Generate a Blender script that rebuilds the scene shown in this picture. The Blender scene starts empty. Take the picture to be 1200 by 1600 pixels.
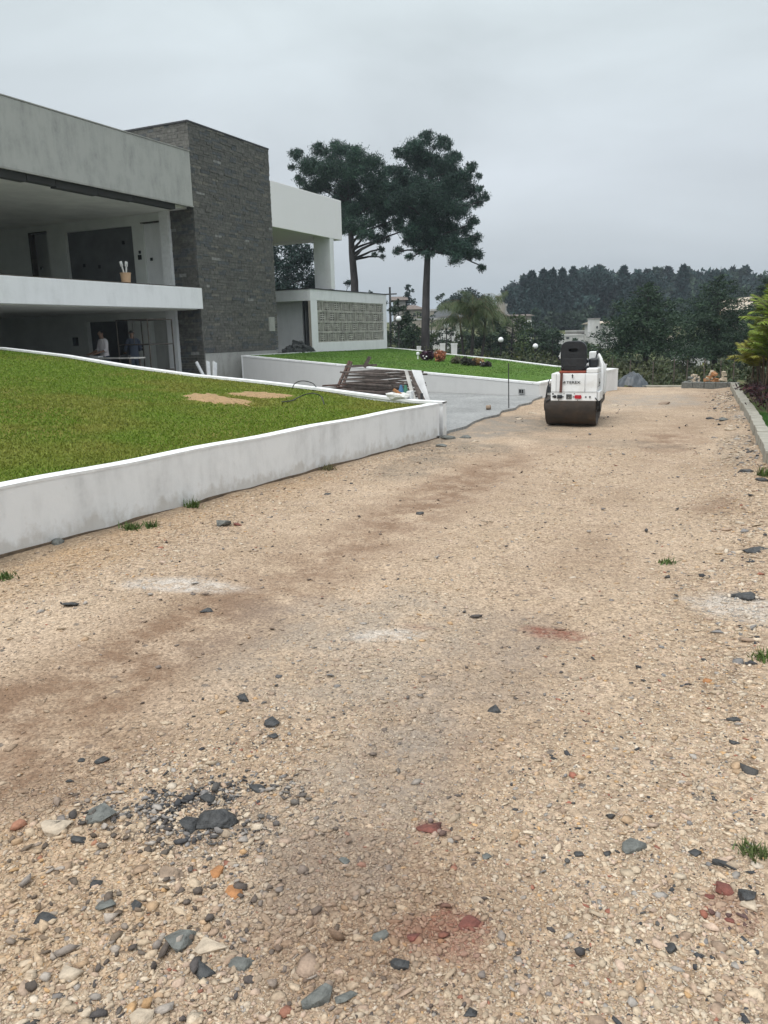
import bpy, bmesh, math, random
import numpy as np
from mathutils import Vector, Matrix
random.seed(7); RNG = np.random.default_rng(7)
C = bpy.context.scene.collection
SC = bpy.context.scene

# ------------------------------------------------------------ camera
F = 1220.0; H = 1.7
YAW, PITCH, ROLL = math.radians(25.8), math.radians(12.85), math.radians(1.35)
FW = np.array([-math.sin(YAW)*math.cos(PITCH), math.cos(YAW)*math.cos(PITCH), -math.sin(PITCH)])
_r0 = np.array([math.cos(YAW), math.sin(YAW), 0.0]); _u0 = np.cross(_r0, FW)
RT = math.cos(ROLL)*_r0 - math.sin(ROLL)*_u0
UP = math.sin(ROLL)*_r0 + math.cos(ROLL)*_u0
cam = bpy.data.cameras.new('camera'); camo = bpy.data.objects.new('camera', cam); C.objects.link(camo)
cam.sensor_fit = 'HORIZONTAL'; cam.sensor_width = 36; cam.lens = 36*F/1200
cam.clip_start = 0.05; cam.clip_end = 5000
m = Matrix(((RT[0], UP[0], -FW[0], 0), (RT[1], UP[1], -FW[1], 0), (RT[2], UP[2], -FW[2], H), (0, 0, 0, 1)))
camo.matrix_world = m
SC.camera = camo
SC.render.resolution_x = 768; SC.render.resolution_y = 1024

# ------------------------------------------------------------ world: overcast sky
SUN_EL, SUN_AZ = math.radians(58), math.radians(200)
w = bpy.data.worlds.new('World'); SC.world = w; w.use_nodes = True
nt = w.node_tree; nt.nodes.clear(); L = nt.links.new
out = nt.nodes.new('ShaderNodeOutputWorld'); bg = nt.nodes.new('ShaderNodeBackground')
sky = nt.nodes.new('ShaderNodeTexSky'); sky.sky_type = 'NISHITA'; sky.sun_disc = False
sky.sun_elevation = SUN_EL; sky.sun_rotation = SUN_AZ; sky.air_density = 2.0; sky.dust_density = 4.0
tc = nt.nodes.new('ShaderNodeTexCoord'); sep = nt.nodes.new('ShaderNodeSeparateXYZ')
L(tc.outputs['Generated'], sep.inputs[0])
ramp = nt.nodes.new('ShaderNodeValToRGB')
e = ramp.color_ramp.elements
e[0].position = 0.0; e[0].color = (4.8, 5.2, 5.5, 1)
e[1].position = 1.0; e[1].color = (16.0, 16.6, 17.0, 1)
for p, c in ((0.08, (5.35, 5.8, 6.2, 1)), (0.18, (6.1, 6.6, 7.1, 1)), (0.36, (7.0, 7.75, 8.05, 1))):
    q = e.new(p); q.color = c
L(sep.outputs['Z'], ramp.inputs[0])
mp = nt.nodes.new('ShaderNodeMapping'); mp.inputs['Scale'].default_value = (1.0, 1.0, 3.4)
L(tc.outputs['Generated'], mp.inputs[0])
n1 = nt.nodes.new('ShaderNodeTexNoise'); n1.inputs['Scale'].default_value = 1.9; n1.inputs['Detail'].default_value = 5
n1.inputs['Roughness'].default_value = 0.52; n1.inputs['Distortion'].default_value = 0.35
L(mp.outputs[0], n1.inputs['Vector'])
mr = nt.nodes.new('ShaderNodeMapRange'); mr.inputs[1].default_value = 0.3; mr.inputs[2].default_value = 0.72
mr.inputs[3].default_value = 0.83; mr.inputs[4].default_value = 1.15
L(n1.outputs[0], mr.inputs[0])
mul = nt.nodes.new('ShaderNodeVectorMath'); mul.operation = 'SCALE'
L(ramp.outputs[0], mul.inputs[0]); L(mr.outputs[0], mul.inputs['Scale'])
mix = nt.nodes.new('ShaderNodeMixRGB'); mix.inputs[0].default_value = 0.94
L(sky.outputs[0], mix.inputs[1]); L(mul.outputs[0], mix.inputs[2])
L(mix.outputs[0], bg.inputs[0]); bg.inputs[1].default_value = 0.072
L(bg.outputs[0], out.inputs[0])

# ------------------------------------------------------------ sun through cloud
sl = bpy.data.lights.new('sun', 'SUN'); sl.energy = 1.45; sl.angle = math.radians(50); sl.color = (1.0, 0.97, 0.92)
so = bpy.data.objects.new('sun', sl); C.objects.link(so); so.location = (0, -20, 60)
sd = Vector((math.sin(SUN_AZ)*math.cos(SUN_EL), math.cos(SUN_AZ)*math.cos(SUN_EL), math.sin(SUN_EL)))
so.rotation_euler = sd.to_track_quat('Z', 'Y').to_euler()
SC.view_settings.view_transform = 'Standard'; SC.view_settings.look = 'None'
SC.view_settings.exposure = 0.62; SC.view_settings.gamma = 1.0; SC.view_settings.use_curve_mapping = False
SC.render.engine = 'CYCLES'

# ------------------------------------------------------------ measuring helpers
def ray(px, py): return (px-600)/F*RT-(py-800)/F*UP+FW
CP = np.array([0, 0, H])
def atz(px, py, z=0.0):
    d = ray(px, py); return CP+d*((z-H)/d[2])
def atx(px, py, x):
    d = ray(px, py); return CP+d*(x/d[0])
def aty(px, py, y):
    d = ray(px, py); return CP+d*(y/d[1])
def atd(px, py, dep): return CP+ray(px, py)*dep
def V(p): return (float(p[0]), float(p[1]), float(p[2]))

# ------------------------------------------------------------ object helpers
def tag(o, label=None, cat=None, group=None, kind=None):
    if label: o['label'] = label
    if cat: o['category'] = cat
    if group: o['group'] = group
    if kind: o['kind'] = kind
    return o
def empty(name, loc=(0, 0, 0), rz=0.0, label=None, cat=None, group=None):
    o = bpy.data.objects.new(name, None); C.objects.link(o); o.location = V(loc); o.rotation_euler = (0, 0, rz)
    o.empty_display_size = 0.2
    return tag(o, label, cat, group)
def link_mesh(name, me, mat, parent=None):
    o = bpy.data.objects.new(name, me); C.objects.link(o)
    if mat: me.materials.append(mat)
    if parent: o.parent = parent
    return o
def np_mesh(name, verts, faces, mat, parent=None, cols=None, smooth=False, attrs=None):
    verts = np.asarray(verts, np.float32); faces = np.asarray(faces, np.int32)
    k = faces.shape[1]; me = bpy.data.meshes.new(name)
    me.vertices.add(len(verts)); me.vertices.foreach_set('co', verts.ravel())
    me.loops.add(faces.size); me.loops.foreach_set('vertex_index', faces.ravel())
    me.polygons.add(len(faces)); me.polygons.foreach_set('loop_start', np.arange(0, faces.size, k, dtype=np.int32))
    me.polygons.foreach_set('loop_total', np.full(len(faces), k, np.int32))
    if smooth: me.polygons.foreach_set('use_smooth', np.ones(len(faces), bool))
    me.update(calc_edges=True)
    if cols is not None:
        a = me.color_attributes.new('Col', 'FLOAT_COLOR', 'POINT')
        c4 = np.ones((len(verts), 4), np.float32); c4[:, :3] = cols; a.data.foreach_set('color', c4.ravel())
    for nme, arr in (attrs or {}).items():
        a = me.attributes.new(nme, 'FLOAT', 'POINT'); a.data.foreach_set('value', np.asarray(arr, np.float32))
    return link_mesh(name, me, mat, parent)

class MB:
    def __init__(s): s.v = []; s.f = []; s.c = []; s.sm = []
    def add(s, vs, fs, col=None, smooth=False):
        b = len(s.v); s.v += [tuple(map(float, x)) for x in vs]; s.f += [tuple(b+i for i in f) for f in fs]
        s.sm += [smooth]*len(fs); s.c += [col or (1, 1, 1)]*len(vs)
    def box(s, x0, x1, y0, y1, z0, z1, col=None):
        s.add([(x0, y0, z0), (x1, y0, z0), (x1, y1, z0), (x0, y1, z0), (x0, y0, z1), (x1, y0, z1), (x1, y1, z1), (x0, y1, z1)],
              [(0, 3, 2, 1), (4, 5, 6, 7), (0, 1, 5, 4), (1, 2, 6, 5), (2, 3, 7, 6), (3, 0, 4, 7)], col)
        return s
    def obox(s, c, size, R, col=None):
        hx, hy, hz = [a/2 for a in size]; vs = []
        for dz in (-hz, hz):
            for dx, dy in ((-hx, -hy), (hx, -hy), (hx, hy), (-hx, hy)):
                vs.append(Vector(c)+R@Vector((dx, dy, dz)))
        s.add(vs, [(0, 3, 2, 1), (4, 5, 6, 7), (0, 1, 5, 4), (1, 2, 6, 5), (2, 3, 7, 6), (3, 0, 4, 7)], col); return s
    def bar(s, a, b, wd, ht, col=None, roll=0.0):
        a = Vector(V(a)); b = Vector(V(b)); d = b-a; L_ = d.length; z = d.normalized()
        q = z.to_track_quat('Z', 'Y').to_matrix() @ Matrix.Rotation(roll, 3, 'Z')
        return s.obox((a+b)/2, (wd, ht, L_), q, col)
    def tube(s, pts, r, n=8, cap=True, col=None):
        pts = [Vector(V(p)) for p in pts]; k = len(pts)
        rs = r if isinstance(r, (list, tuple)) else [r]*k; vs = []; fs = []; up = Vector((0.13, 0.21, 1)).normalized()
        for i, p in enumerate(pts):
            d = (pts[min(i+1, k-1)]-pts[max(i-1, 0)]).normalized()
            a = d.cross(up)
            if a.length < 0.05: a = d.cross(Vector((1, 0, 0)))
            a.normalize(); b = d.cross(a)
            for j in range(n):
                t = 2*math.pi*j/n; vs.append(p+(a*math.cos(t)+b*math.sin(t))*rs[i])
        for i in range(k-1):
            for j in range(n):
                fs.append((i*n+j, i*n+(j+1) % n, (i+1)*n+(j+1) % n, (i+1)*n+j))
        if cap: fs += [tuple(range(n))[::-1], tuple((k-1)*n+j for j in range(n))]
        s.add(vs, fs, col, True); return s
    def lathe(s, c, prof, axis='Z', n=24, col=None):
        vs = []; fs = []; c = Vector(V(c))
        for r, h in prof:
            for j in range(n):
                t = 2*math.pi*j/n; a, b = r*math.cos(t), r*math.sin(t)
                vs.append(c+(Vector((a, b, h)) if axis == 'Z' else Vector((h, a, b)) if axis == 'X' else Vector((b, h, a))))
        for i in range(len(prof)-1):
            for j in range(n): fs.append((i*n+j, i*n+(j+1) % n, (i+1)*n+(j+1) % n, (i+1)*n+j))
        s.add(vs, fs, col, True); return s
    def prism(s, poly, z0, z1, col=None):
        n = len(poly); vs = [(p[0], p[1], z0) for p in poly]+[(p[0], p[1], z1) for p in poly]
        s.add(vs, [tuple(range(n))[::-1], tuple(range(n, 2*n))]+[(i, (i+1) % n, n+(i+1) % n, n+i) for i in range(n)], col); return s
    def prism_x(s, poly, x0, x1, col=None):     # poly in (y,z)
        n = len(poly); vs = [(x0, p[0], p[1]) for p in poly]+[(x1, p[0], p[1]) for p in poly]
        s.add(vs, [tuple(range(n))[::-1], tuple(range(n, 2*n))]+[(i, (i+1) % n, n+(i+1) % n, n+i) for i in range(n)], col); return s
    def build(s, name, mat, parent=None, bevel=0.0, cols=False):
        me = bpy.data.meshes.new(name); me.from_pydata(s.v, [], s.f)
        me.polygons.foreach_set('use_smooth', s.sm)
        if cols:
            a = me.color_attributes.new('Col', 'FLOAT_COLOR', 'POINT')
            a.data.foreach_set('color', np.hstack([np.array(s.c, np.float32), np.ones((len(s.c), 1), np.float32)]).ravel())
        bm = bmesh.new(); bm.from_mesh(me); bmesh.ops.recalc_face_normals(bm, faces=bm.faces)
        for ed in bm.edges:
            if len(ed.link_faces) == 2 and ed.calc_face_angle(0) > 0.7: ed.smooth = False
        bm.to_mesh(me); bm.free()
        o = link_mesh(name, me, mat, parent)
        if bevel:
            b = o.modifiers.new('b', 'BEVEL'); b.width = bevel; b.segments = 2; b.limit_method = 'ANGLE'; b.angle_limit = 0.8
        return o

# ------------------------------------------------------------ materials
def mat(name, col, rough=0.8, var=0.0, scale=3.0, bump=0.0, bscale=20.0, col2=None, attr=False, metal=0.0, detail=6,
        stretch=(1, 1, 1), rand=0.0, trans=0.0, spec=0.5, lo=0.35, hi=0.68):
    m_ = bpy.data.materials.new(name); m_.use_nodes = True; t = m_.node_tree; b = t.nodes['Principled BSDF']; K = t.links.new
    b.inputs['Roughness'].default_value = rough; b.inputs['Metallic'].default_value = metal
    b.inputs['Specular IOR Level'].default_value = spec
    if trans: b.inputs['Subsurface Weight'].default_value = 0.0
    tcn = t.nodes.new('ShaderNodeTexCoord'); mpn = t.nodes.new('ShaderNodeMapping'); mpn.inputs['Scale'].default_value = stretch
    K(tcn.outputs['Object'], mpn.inputs[0])
    src = None
    if attr:
        a = t.nodes.new('ShaderNodeAttribute'); a.attribute_name = 'Col'; src = a.outputs['Color']
    else:
        rgb = t.nodes.new('ShaderNodeRGB'); rgb.outputs[0].default_value = (*col, 1); src = rgb.outputs[0]
    if col2 or var:
        nn = t.nodes.new('ShaderNodeTexNoise'); nn.inputs['Scale'].default_value = scale; nn.inputs['Detail'].default_value = detail
        nn.inputs['Roughness'].default_value = 0.62
        K(mpn.outputs[0], nn.inputs['Vector'])
        rr = t.nodes.new('ShaderNodeMapRange'); rr.inputs[1].default_value = lo; rr.inputs[2].default_value = hi
        K(nn.outputs[0], rr.inputs[0])
        mx = t.nodes.new('ShaderNodeMixRGB')
        if col2: mx.inputs[2].default_value = (*col2, 1); K(rr.outputs[0], mx.inputs[0]); K(src, mx.inputs[1])
        else:
            mx.blend_type = 'MULTIPLY'; mx.inputs[0].default_value = 1.0; K(src, mx.inputs[1])
            r2 = t.nodes.new('ShaderNodeMapRange'); r2.inputs[3].default_value = 1-var; r2.inputs[4].default_value = 1+var
            K(rr.outputs[0], r2.inputs[0]); K(r2.outputs[0], mx.inputs[2])
        src = mx.outputs[0]
    K(src, b.inputs['Base Color'])
    if bump:
        bn = t.nodes.new('ShaderNodeTexNoise'); bn.inputs['Scale'].default_value = bscale; bn.inputs['Detail'].default_value = 8
        K(mpn.outputs[0], bn.inputs['Vector'])
        bp = t.nodes.new('ShaderNodeBump'); bp.inputs['Strength'].default_value = bump; bp.inputs['Distance'].default_value = 0.02
        K(bn.outputs[0], bp.inputs['Height']); K(bp.outputs[0], b.inputs['Normal'])
    return m_

def painted_wall(name, base, stain, amt=0.6, splash=False):
    """white masonry paint with vertical wash marks and blotches"""
    m_ = bpy.data.materials.new(name); m_.use_nodes = True; t = m_.node_tree; b = t.nodes['Principled BSDF']; K = t.links.new
    b.inputs['Roughness'].default_value = 0.85
    tcn = t.nodes.new('ShaderNodeTexCoord')
    def noise(sc, st, det=5):
        mp_ = t.nodes.new('ShaderNodeMapping'); mp_.inputs['Scale'].default_value = st; K(tcn.outputs['Object'], mp_.inputs[0])
        n_ = t.nodes.new('ShaderNodeTexNoise'); n_.inputs['Scale'].default_value = sc; n_.inputs['Detail'].default_value = det
        n_.inputs['Roughness'].default_value = 0.6; K(mp_.outputs[0], n_.inputs['Vector']); return n_.outputs[0]
    a = noise(1.6, (1, 1, 1)); c = noise(3.0, (1.6, 1.6, 0.45)); d = noise(14, (1, 1, 1))
    ad = t.nodes.new('ShaderNodeMath'); ad.operation = 'MULTIPLY'; K(a, ad.inputs[0]); K(c, ad.inputs[1])
    mr_ = t.nodes.new('ShaderNodeMapRange'); mr_.inputs[1].default_value = 0.2; mr_.inputs[2].default_value = 0.42; mr_.inputs[4].default_value = amt
    K(ad.outputs[0], mr_.inputs[0])
    m2 = t.nodes.new('ShaderNodeMath'); m2.operation = 'MULTIPLY'; K(mr_.outputs[0], m2.inputs[0])
    mr2 = t.nodes.new('ShaderNodeMapRange'); mr2.inputs[1].default_value = 0.3; mr2.inputs[2].default_value = 0.6; mr2.inputs[3].default_value = 0.6; mr2.inputs[4].default_value = 1.2
    K(d, mr2.inputs[0]); K(mr2.outputs[0], m2.inputs[1])
    mx = t.nodes.new('ShaderNodeMixRGB'); mx.inputs[1].default_value = (*base, 1); mx.inputs[2].default_value = (*stain, 1)
    K(m2.outputs[0], mx.inputs[0]); fin = mx.outputs[0]
    if splash:
        sp = t.nodes.new('ShaderNodeSeparateXYZ'); K(tcn.outputs['Object'], sp.inputs[0])
        r1 = t.nodes.new('ShaderNodeMapRange'); r1.inputs[1].default_value = .26; r1.inputs[2].default_value = .02; K(sp.outputs['Z'], r1.inputs[0])
        ad2 = t.nodes.new('ShaderNodeMath'); ad2.operation = 'MULTIPLY_ADD'; K(r1.outputs[0], ad2.inputs[0]); ad2.inputs[1].default_value = .45; K(noise(7, (1, 1, .8), 9), ad2.inputs[2])
        r2 = t.nodes.new('ShaderNodeMapRange'); r2.inputs[1].default_value = .66; r2.inputs[2].default_value = .86; r2.inputs[4].default_value = .4; K(ad2.outputs[0], r2.inputs[0])
        m3 = t.nodes.new('ShaderNodeMixRGB'); m3.inputs[2].default_value = (.33, .285, .225, 1); K(r2.outputs[0], m3.inputs[0]); K(fin, m3.inputs[1]); fin = m3.outputs[0]
    K(fin, b.inputs['Base Color'])
    bp = t.nodes.new('ShaderNodeBump'); bp.inputs['Strength'].default_value = 0.25; bp.inputs['Distance'].default_value = 0.01
    K(noise(30, (1, 1, 1), 8), bp.inputs['Height']); K(bp.outputs[0], b.inputs['Normal'])
    return m_

M = {}
M['wall_white'] = painted_wall('wall_white', (0.76, 0.775, 0.785), (0.50, 0.51, 0.515), 0.65, True)
M['white'] = painted_wall('white', (0.74, 0.75, 0.76), (0.56, 0.57, 0.575), 0.5)
M['coping'] = mat('coping', (0.72, 0.73, 0.735), 0.8, var=0.10, scale=6, bump=0.2)
M['parapet'] = painted_wall('parapet', (0.80, 0.81, 0.82), (0.62, 0.63, 0.635), 0.45)
M['wing_white'] = painted_wall('wing_white', (0.85, 0.835, 0.845), (0.80, 0.785, 0.79), 0.35)
M['grey_wall'] = painted_wall('grey_wall', (0.53, 0.535, 0.535), (0.46, 0.465, 0.465), 0.5)
M['render_grey'] = painted_wall('render_grey', (0.40, 0.405, 0.385), (0.26, 0.265, 0.255), 0.7)
M['raw_concrete'] = painted_wall('raw_concrete', (0.36, 0.36, 0.34), (0.22, 0.22, 0.20), 0.8)
M['inside'] = mat('inside', (0.62, 0.64, 0.62), 0.9, var=0.08, scale=1.5)
M['ceiling'] = mat('ceiling', (0.68, 0.68, 0.64), 0.9, var=0.12, scale=1.0)
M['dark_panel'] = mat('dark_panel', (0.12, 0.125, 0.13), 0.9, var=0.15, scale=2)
M['black'] = mat('black', (0.012, 0.013, 0.015), 0.7)
M['flash'] = mat('flash', (0.05, 0.05, 0.055), 0.6, metal=0.3)
M['board'] = mat('board', (0.055, 0.045, 0.035), 0.9, var=0.4, scale=5)
M['stone'] = mat('stone', (1, 1, 1), 0.75, attr=True, var=0.35, scale=9, bump=0.7, bscale=35)
M['joint'] = mat('joint', (0.032, 0.032, 0.03), 0.95)
M['tan_wall'] = mat('tan_wall', (0.30, 0.27, 0.23), 0.9, var=0.15, scale=5)
M['cobogo'] = mat('cobogo', (0.40, 0.39, 0.35), 0.95, var=0.3, scale=3.5, bump=0.4, bscale=60)
M['soil'] = mat('soil', (0.13, 0.095, 0.065), 0.95, var=0.4, scale=6, bump=0.6)
M['bark'] = mat('bark', (0.036, 0.033, 0.033), 0.95, var=0.45, scale=3, bump=1.0, bscale=9, stretch=(1, 1, 0.4))
M['leaf'] = mat('leaf', (1, 1, 1), 0.6, attr=True, spec=0.25)
M['needle'] = mat('needle', (1, 1, 1), 0.65, attr=True, spec=0.2)
M['grass'] = mat('grass', (1, 1, 1), 0.6, attr=True, spec=0.2)
M['pebble'] = mat('pebble', (1, 1, 1), 0.8, attr=True, var=0.18, scale=90, bump=0.25, bscale=150, spec=0.35)
M['rock_dark'] = mat('rock_dark', (0.043, 0.044, 0.045), 0.6, var=0.5, scale=25, bump=0.8, bscale=40)
M['rock_grey'] = mat('rock_grey', (0.13, 0.135, 0.125), 0.75, var=0.35, scale=25, bump=0.8, bscale=40)
M['rock_tan'] = mat('rock_tan', (0.27, 0.20, 0.145), 0.85, var=0.25, scale=25, bump=0.8, bscale=40)
M['rock_pale'] = mat('rock_pale', (0.46, 0.38, 0.29), 0.85, var=0.2, scale=25, bump=0.6, bscale=40)
M['brick_red'] = mat('brick_red', (0.17, 0.06, 0.045), 0.85, var=0.35, scale=20, bump=0.8, bscale=50)
M['orange_stone'] = mat('orange_stone', (0.36, 0.17, 0.07), 0.85, var=0.3, scale=25, bump=0.6, bscale=40)
M['steel_dark'] = mat('steel_dark', (0.030, 0.026, 0.023), 0.6, var=0.45, scale=5, bump=0.3, col2=(0.062, 0.044, 0.032), metal=0.1)
M['machine_white'] = mat('machine_white', (0.74, 0.75, 0.755), 0.45, scale=3.5, col2=(0.50, 0.485, 0.45), lo=.5, hi=.85, bump=.05, bscale=60)
M['rubber'] = mat('rubber', (0.018, 0.020, 0.024), 0.55, var=0.3, scale=12, bump=0.3)
M['seat_black'] = mat('seat_black', (0.014, 0.017, 0.022), 0.45, var=0.3, scale=10, bump=0.2)
M['red_cushion'] = mat('red_cushion', (0.26, 0.06, 0.035), 0.8, var=0.2, scale=10)
M['strap'] = mat('strap', (0.11, 0.045, 0.035), 0.8, var=0.25, scale=15)
M['reflector'] = mat('reflector', (0.42, 0.015, 0.03), 0.3)
M['plate'] = mat('plate', (0.17, 0.17, 0.16), 0.5, var=0.3, scale=40)
M['ink'] = mat('ink', (0.02, 0.02, 0.022), 0.5)
M['rust'] = mat('rust', (0.10, 0.045, 0.03), 0.9, var=0.5, scale=12, col2=(0.05, 0.04, 0.035))
M['oldwood'] = mat('oldwood', (0.105, 0.085, 0.075), 0.9, var=0.4, scale=7, stretch=(1, 1, 3), bump=0.5)
M['plank_grey'] = mat('plank_grey', (0.42, 0.41, 0.39), 0.85, var=0.2, scale=6)
M['plank_white'] = mat('plank_white', (0.62, 0.63, 0.64), 0.8, var=0.12, scale=4)
M['galv'] = mat('galv', (0.30, 0.31, 0.31), 0.5, metal=0.4, var=0.2, scale=10)
M['hose'] = mat('hose', (0.012, 0.014, 0.012), 0.45)
M['sand'] = mat('sand', (0.34, 0.22, 0.11), 0.95, var=0.2, scale=12, bump=0.8, bscale=60)
M['kerb'] = mat('kerb', (0.30, 0.285, 0.24), 0.9, var=0.2, scale=6, bump=0.6, bscale=40)
M['globe'] = mat('globe', (0.80, 0.82, 0.84), 0.25)
M['pot_white'] = mat('pot_white', (0.72, 0.72, 0.72), 0.7, var=0.08)
M['house_cream'] = mat('house_cream', (0.33, 0.30, 0.255), 0.9, var=0.12, scale=0.6)
M['house_white'] = mat('house_white', (0.50, 0.50, 0.49), 0.9, var=0.14, scale=0.5)
M['house_orange'] = mat('house_orange', (0.40, 0.22, 0.12), 0.9, var=0.12, scale=0.6)
M['house_grey'] = mat('house_grey', (0.26, 0.25, 0.24), 0.9, var=0.12, scale=0.6)
M['roof_tile'] = mat('roof_tile', (0.14, 0.11, 0.095), 0.9, var=0.3, scale=3)
M['roof_dark'] = mat('roof_dark', (0.06, 0.065, 0.07), 0.8, var=0.3, scale=2)
M['roof_pale'] = mat('roof_pale', (0.42, 0.36, 0.29), 0.9, var=0.2, scale=2)
M['window'] = mat('window', (0.03, 0.035, 0.04), 0.2)
M['tarp'] = mat('tarp', (0.05, 0.06, 0.07), 0.42, var=0.3, scale=3, bump=0.6, bscale=5)
M['pole_dark'] = mat('pole_dark', (0.03, 0.03, 0.032), 0.6)
M['skin'] = mat('skin', (0.22, 0.13, 0.09), 0.6)
M['shirt_white'] = mat('shirt_white', (0.62, 0.58, 0.60), 0.85)
M['cloth_dark'] = mat('cloth_dark', (0.035, 0.045, 0.07), 0.9)
M['hair'] = mat('hair', (0.012, 0.01, 0.01), 0.7)
M['bucket'] = mat('bucket', (0.50, 0.33, 0.20), 0.6, var=0.1)
M['bag_white'] = mat('bag_white', (0.60, 0.60, 0.58), 0.7, var=0.15, scale=20)
M['bag_blue'] = mat('bag_blue', (0.05, 0.15, 0.30), 0.5)
M['bag_green'] = mat('bag_green', (0.04, 0.16, 0.10), 0.5)

def paver_mat():
    m_ = bpy.data.materials.new('pavers'); m_.use_nodes = True; t = m_.node_tree; b = t.nodes['Principled BSDF']; K = t.links.new
    b.inputs['Roughness'].default_value = 0.7
    tcn = t.nodes.new('ShaderNodeTexCoord'); mp_ = t.nodes.new('ShaderNodeMapping'); mp_.inputs['Rotation'].default_value = (0, 0, 0.7)
    K(tcn.outputs['Object'], mp_.inputs[0])
    br = t.nodes.new('ShaderNodeTexBrick'); br.inputs['Scale'].default_value = 5.0; br.inputs['Mortar Size'].default_value = 0.02
    br.inputs['Color1'].default_value = (0.33, 0.335, 0.33, 1); br.inputs['Color2'].default_value = (0.25, 0.255, 0.255, 1); br.inputs['Mortar'].default_value = (0.13, 0.13, 0.125, 1)
    K(mp_.outputs[0], br.inputs['Vector'])
    nn = t.nodes.new('ShaderNodeTexNoise'); nn.inputs['Scale'].default_value = 0.8; nn.inputs['Detail'].default_value = 7; K(tcn.outputs['Object'], nn.inputs['Vector'])
    r_ = t.nodes.new('ShaderNodeMapRange'); r_.inputs[1].default_value = .3; r_.inputs[2].default_value = .7; r_.inputs[3].default_value = .78; r_.inputs[4].default_value = 1.15
    K(nn.outputs[0], r_.inputs[0])
    mx = t.nodes.new('ShaderNodeMixRGB'); mx.blend_type = 'MULTIPLY'; mx.inputs[0].default_value = 1; K(br.outputs[0], mx.inputs[1]); K(r_.outputs[0], mx.inputs[2])
    K(mx.outputs[0], b.inputs['Base Color'])
    bp = t.nodes.new('ShaderNodeBump'); bp.inputs['Strength'].default_value = .5; bp.inputs['Distance'].default_value = .01; bp.invert = True
    K(br.outputs['Fac'], bp.inputs['Height']); K(bp.outputs[0], b.inputs['Normal'])
    return m_
M['pavers'] = paver_mat()

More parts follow.
